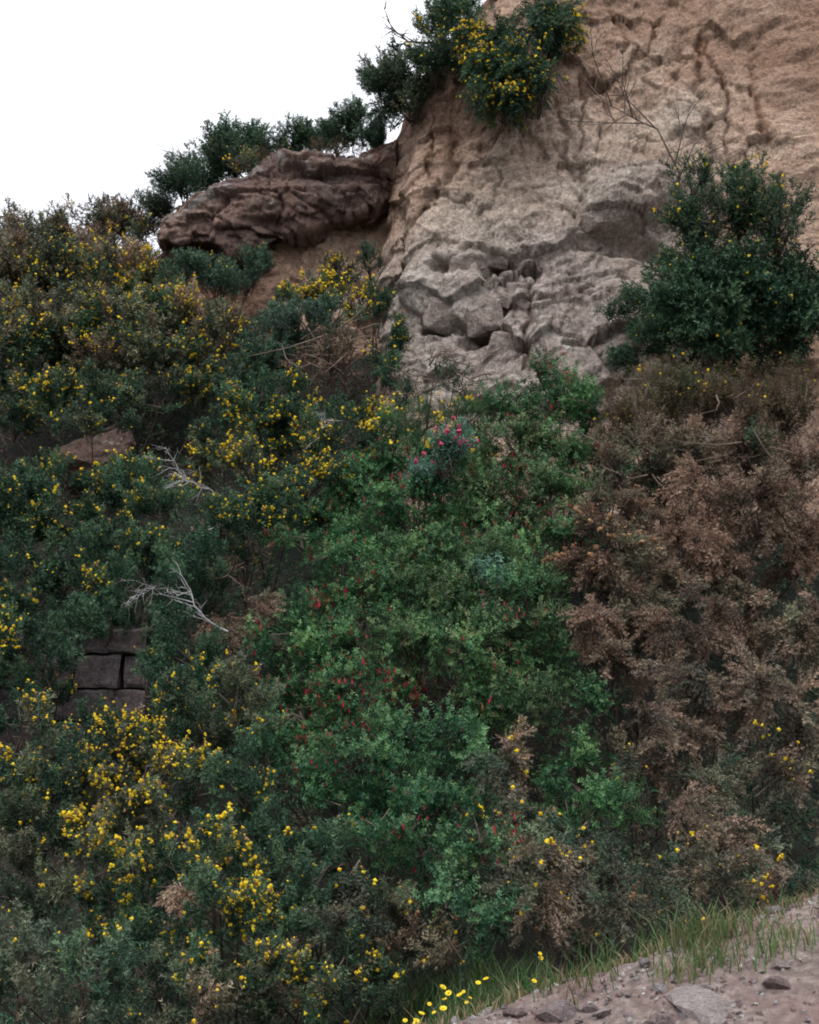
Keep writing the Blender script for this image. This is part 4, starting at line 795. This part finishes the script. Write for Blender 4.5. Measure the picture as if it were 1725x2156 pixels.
shrub(G, 'deadgorse', 'grey-brown gorse with scattered yellow flowers below the fuchsia', 'gorse', [(1060, 1590, 50, 50, 8.2), (1070, 1660, 50, 50, 8.0), (1120, 1720, 60, 45, 7.8), (1060, 1760, 55, 45, 7.7), (1150, 1790, 60, 45, 7.5)], dead=.55, fl=.5, fsize=.012, pale=.1, dry=.3)
shrub(G, 'deadgorse', 'brown-tipped gorse overhanging the grass at the lower right', 'gorse', [(1230, 1760, 60, 45, 7.6), (1290, 1820, 70, 50, 7.4), (1220, 1860, 65, 45, 7.2), (1350, 1850, 60, 45, 7.2), (1130, 1860, 60, 45, 7.2), (1160, 1910, 60, 35, 7.1), (1290, 1900, 60, 30, 7.1)], dead=.5, fl=.5, fsize=.011, pale=.1, dry=.3)
shrub(G, 'deadgorse', 'gorse with yellowing drooping shoots at the right edge above the gravel', 'gorse', [(1500, 1750, 50, 50, 7.9), (1480, 1830, 50, 45, 7.5), (1530, 1850, 45, 50, 7.4), (1600, 1780, 60, 80, 7.7), (1670, 1830, 60, 80, 7.5)], dead=.6, fl=.9, fsize=.011, pale=.08)

# ------------------------------------------------------------------ dead branches
def dead_branch(label, start, end, mt='dead', n=9, rad=.007, bend=.18, spread=.6, seed=1, cat='branch'):
    r = np.random.default_rng(seed); a, e = np.array(start), np.array(end); L = np.linalg.norm(e - a)
    root = empty('dead_branch', a); tag(root, label, cat)
    ts = np.linspace(0, 1, 8); bow = unit(np.cross(e - a, r.normal(size=3))) * L * bend
    main = a + (e - a) * ts[:, None] + bow * np.sin(ts * math.pi)[:, None] + r.normal(size=(8, 3)) * L * .012; main[0] = a
    v, t = tube(main, np.linspace(rad, rad * .3, 8), 5); s = MB(); s.add(v, t); s.build('stem', M[mt], root, a, True)
    tw = MB()
    def fork(p, d, l, rd, depth):
        k = r.normal(size=3) * .25; q1 = p + d * l * .5 + k * l * .2; q2 = p + d * l + k * l * .6
        v, t = tube([p, q1, q2], [rd, rd * .75, rd * .3], 4); tw.add(v, t)
        if depth:
            for _ in range(2): fork(q1 if r.random() < .5 else q1 * .4 + q2 * .6, unit(d + r.normal(size=3) * .55), l * .6, rd * .6, depth - 1)
    ax = unit(e - a)
    for i in range(n):
        t_ = r.uniform(.25, 1.); p = np.array([np.interp(t_, ts, main[:, k]) for k in range(3)])
        fork(p, unit(ax + r.normal(size=3) * spread), L * r.uniform(.2, .42), rad * .5, 2)
    tag(tw.build('twigs', M[mt], root, a, True), kind='stuff')
def DB(lab, s, e, **k): dead_branch(lab, W(s[0], s[1], s[2] + .2), W(*e), **k)
DB('silver dead branch standing up from the gorse left of the pink flowers', (645, 945, 10.9), (685, 875, 10.8), seed=3, n=6)
DB('arching silver dead twigs at the right of the black hollow', (440, 1030, 10.6), (360, 960, 10.5), seed=4, n=12, rad=.006)
DB('forked silver dead twigs just above the dotted gorse', (470, 1065, 10.4), (370, 1010, 10.35), seed=5, n=10, rad=.006)
DB('white drooping dead twigs over the gorse above the wall', (330, 1225, 9.75), (275, 1260, 9.6), seed=6, n=14, rad=.005)
DB('long white forked dead branch left of the red fuchsia', (480, 1330, 9.4), (400, 1235, 9.5), seed=7, n=9, rad=.009)
DB('small dead branch above the white forked branch', (430, 1180, 9.9), (390, 1225, 9.8), seed=8, n=6, rad=.007)
DB('short broken grey stub in the dark gap beside the fuchsia', (440, 1115, 10.1), (455, 1080, 10.05), seed=9, n=3, rad=.007)
DB('brown crooked dead limb in the dark gap left of the fuchsia', (440, 1220, 9.85), (500, 1170, 9.8), seed=10, n=4, rad=.017, mt='twig')
DB('brown dead trunk twisting out of the twig tangle', (735, 830, 12.0), (738, 770, 12.0), seed=11, n=5, rad=.018, mt='twig')
DB('bare dark branch reaching left against the sky at the cliff top', (910, 90, 13.9), (815, 40, 13.9), seed=12, n=10, rad=.016, mt='bark')
DB('dry twig sticking up from the left end of the ridge', (285, 470, 15.2), (295, 400, 15.2), seed=13, n=4, rad=.009, mt='bark')
DB('dry forked twig leaning left over the ridge gorse', (420, 360, 15.2), (350, 330, 15.2), seed=14, n=4, rad=.012, mt='bark')
DB('long bare sapling arching over the cliff face at the right', (1440, 480, 11.9), (1260, 215, 12.5), seed=15, n=12, rad=.014, mt='bark', spread=.8)
DB('thin roots trailing down below the hanging gorse', (1170, 160, 12.9), (1215, 205, 12.9), seed=16, n=5, rad=.009, mt='twig')
DB('dry brown stem lying on the brush at the lower left', (520, 1990, 6.9), (330, 1860, 6.9), seed=17, n=6, rad=.006, mt='twig')

# ------------------------------------------------------------------ grass, low growth
def blades(mb, xy, zf, h, w, lean, dry, r):
    xy = np.asarray(xy); n = len(xy); x3 = np.concatenate([xy, np.zeros((n, 1))], 1); zz = np.maximum(ground(xy[:, 0], xy[:, 1]), bank_full(x3))
    for i in range(n):
        x, y = xy[i]; z = zz[i]; H = h * r.uniform(.5, 1.3) * float(np.interp(x, [.5, 1.3], [1, .62])); an = r.uniform(0, 6.28); l = lean * r.uniform(.2, 1.3) * H
        c_, s_ = math.cos(an), math.sin(an); ww = w * r.uniform(.6, 1.3); t2 = r.uniform(0, 6.28); wx, wy = math.cos(t2) * ww, math.sin(t2) * ww
        V = [(x - wx, y - wy, z - .02), (x + wx, y + wy, z - .02), (x + c_ * l * .35 - wx * .7, y + s_ * l * .35 - wy * .7, z + H * .6), (x + c_ * l * .35 + wx * .7, y + s_ * l * .35 + wy * .7, z + H * .6), (x + c_ * l, y + s_ * l, z + H)]
        mb.add(V, [(0, 1, 3), (0, 3, 2), (2, 3, 4)], (r.uniform(0, 1), 1. if r.random() < dry else r.uniform(0, .15), 0))
gz1 = lambda x, y: float(max(ground(x, y), bank_full(np.array([[x, y, 0.]]))[0]))
r = np.random.default_rng(8); mb = MB(); pts = []
cand = np.stack([r.uniform(-.7, 3.2, 20000), r.uniform(5.3, 7.3, 20000), np.zeros(20000)], -1); yc = np.interp(cand[:, 0], [-1, .2, 1.3, 3.5], [4.9, 5.05, 5.4, 5.8])
pts = cand[(cand[:, 1] > yc + .28 + .3 * r.random(20000)) & (fbm(cand, 2.5, 2, 120) + .55 > r.random(20000))][:5400, :2]
blades(mb, pts, gz1, .18, .0042, .6, .07, r)
g = mb.build('grass', M['grass']); tag(g, 'tall green grass between the gorse and the gravel bank', 'grass', kind='stuff')
for lab, u, v, n, h in (('pale green grass tuft on the gravel crest at the right edge', 1490, 1985, 230, .17), ('spreading pale grass tuft on the gravel below the crest', 1470, 2045, 190, .10),
                        ('small thin grass tuft at the left end of the gravel crest', 1230, 2080, 70, .07), ('low grass tuft on the gravel at the far right', 1640, 1990, 120, .12)):
    q = bank_hit(u, v); mb = MB(); pts = q[:2] + r.normal(size=(n, 2)) * [.085, .05]
    blades(mb, pts, gz1, h, .003, .9, .22, r); v_, t_, a_ = mb.arrays(); a_ = a_.copy(); a_[:, 0] = .55 + .45 * a_[:, 0]; mb.a = [a_]
    root = empty('grass_tuft', q); tag(root, lab, 'grass'); tag(mb.build('blades', M['grass'], root, q), kind='stuff')

mb = MB(); pts = []
cand = np.stack([r.uniform(-.2, 2.4, 9000), r.uniform(4.3, 5.7, 9000), np.zeros(9000)], -1); yc = np.interp(cand[:, 0], [-1, .2, 1.3, 3.5], [4.9, 5.05, 5.4, 5.8])
pts = cand[fbm(cand, 3.5, 3, 140) * 1.6 + .15 + 1.1 * (cand[:, 1] - yc) > r.random(9000)][:2200, :2]
blades(mb, pts, gz1, .06, .0028, 1.0, .55, r); v_, t_, a_ = mb.arrays(); a_ = a_.copy(); a_[:, 0] = .4 + .6 * a_[:, 0]; mb.a = [a_]
tag(mb.build('short_grass', M['grass']), 'short dry grass sprinkled over the gravel bank', 'grass', kind='stuff')
def wildflower_mesh():
    s = MB(); v, t = tube([(0, 0, 0), (.01, 0, .1), (.015, .005, .2)], [.003, .0025, .002], 4); s.add(v, t, (.5, 0, 0))
    p_ = MB(); c = np.zeros(3)
    for i in range(9):
        an = i * .698; d = np.array((math.cos(an), math.sin(an), .25)); w = np.array((-math.sin(an), math.cos(an), 0)) * .007
        p_.add([c, c + d * .012 + w, c + d * .022, c + d * .012 - w], [(0, 1, 2), (0, 2, 3)], (.8, 0, 0))
    v, t = tube([c - [0, 0, .008], c + [0, 0, .004], c + [0, 0, .008]], [.004, .008, .002], 6); p_.add(v, t, (.1, 0, 0))
    a = mesh_from('stem', *s.arrays()[:2], M['grass'], {'tint': s.arrays()[2]}); b = mesh_from('petals', *p_.arrays()[:2], M['yellow'], {'tint': p_.arrays()[2]})
    return a, b
wa, wb = wildflower_mesh()
for i, (u, v, y) in enumerate([(1130, 2008, 6.2), (1140, 2018, 6.2), (1133, 2066, 6.0), (1132, 2108, 5.8), (1148, 2107, 5.8), (1000, 2070, 5.9), (935, 2080, 5.9), (985, 2088, 5.8), (992, 2100, 5.7), (975, 2110, 5.7),
                               (930, 2105, 5.7), (938, 2125, 5.6), (922, 2132, 5.6), (945, 2090, 5.8), (868, 2148, 5.5), (872, 2155, 5.5), (910, 2115, 5.7), (1490, 1935, 5.9), (1022, 2060, 5.9), (960, 2095, 5.8), (850, 2150, 5.6), (895, 2135, 5.6)]):
    q = W(u, v, y); z0 = gz1(q[0], q[1]); h = max(.08, q[2] - z0)
    root = empty('yellow_wildflower', (q[0], q[1], z0)); root.scale = (1, 1, 1); root.rotation_euler = (0, 0, i * 1.3)
    if i == 17: tag(root, 'lone yellow wildflower behind the pale tuft on the gravel crest', 'flower')
    elif i < 5: tag(root, 'yellow wildflower standing alone in the grass right of the flower patch', 'flower', 'yellow wildflowers in the taller grass')
    else: tag(root, 'yellow wildflower in the patch at the bottom of the grass', 'flower', 'yellow wildflowers in the grass patch')
    s = add_obj('stem', wa, root); s.scale = (1, 1, h / .2); pb = add_obj('petals', wb, root, (.015, .005, h)); pb.rotation_euler = (r.uniform(.2, .9), r.uniform(-.5, .5), -i * 1.3); k_ = r.uniform(.4, .75); pb.scale = (k_, k_, k_)

# undergrowth on the slope between the shrubs
mb = MB(); n = 5200; pr = [gorse_plume(120 + i, 5, 3, .2, .9) for i in range(4)] + [leaf_spray(130 + i, .13, .07, 2, 5) for i in range(4)]
xs_, ys_ = r.uniform(-4.3, 4.0, n), r.uniform(6.3, 14.2, n); ok = ~((xs_ > -.3) & (ys_ > 12.0)) & ~((xs_ > -.55) & (ys_ < 7.45)); xs_, ys_ = xs_[ok], ys_[ok]; n = len(xs_)
pos = np.stack([xs_, ys_, ground(xs_, ys_) + .25 * r.random(n) ** 1.5], -1); D = unit(np.array((0, -.5, .8)) + r.normal(size=(n, 3)) * .4); B = frames(D, r.normal(size=(n, 3))); L = r.uniform(.2, .36, n)
for k in range(len(pr)):
    I = np.arange(n) % len(pr) == k; V, T, A = pr[k][:3]; m_ = I.sum()
    VV = np.einsum('nij,vj->nvi', B[I] * L[I][:, None, None], V) + pos[I][:, None]
    AA = np.zeros((m_, len(V), 3)); AA[..., 0] = A[None]; AA[..., 1] = np.clip(r.normal(.2, .3, m_), 0, 1)[:, None]
    mb.add(VV.reshape(-1, 3), (T[None] + (np.arange(m_) * len(V))[:, None, None]).reshape(-1, 3), AA.reshape(-1, 3))
tag(mb.build('undergrowth', M['gorse']), 'dark low growth covering the slope between the bushes', 'plants', kind='stuff')
print('TRIS', sum(len(m.polygons) for m in bpy.data.meshes))
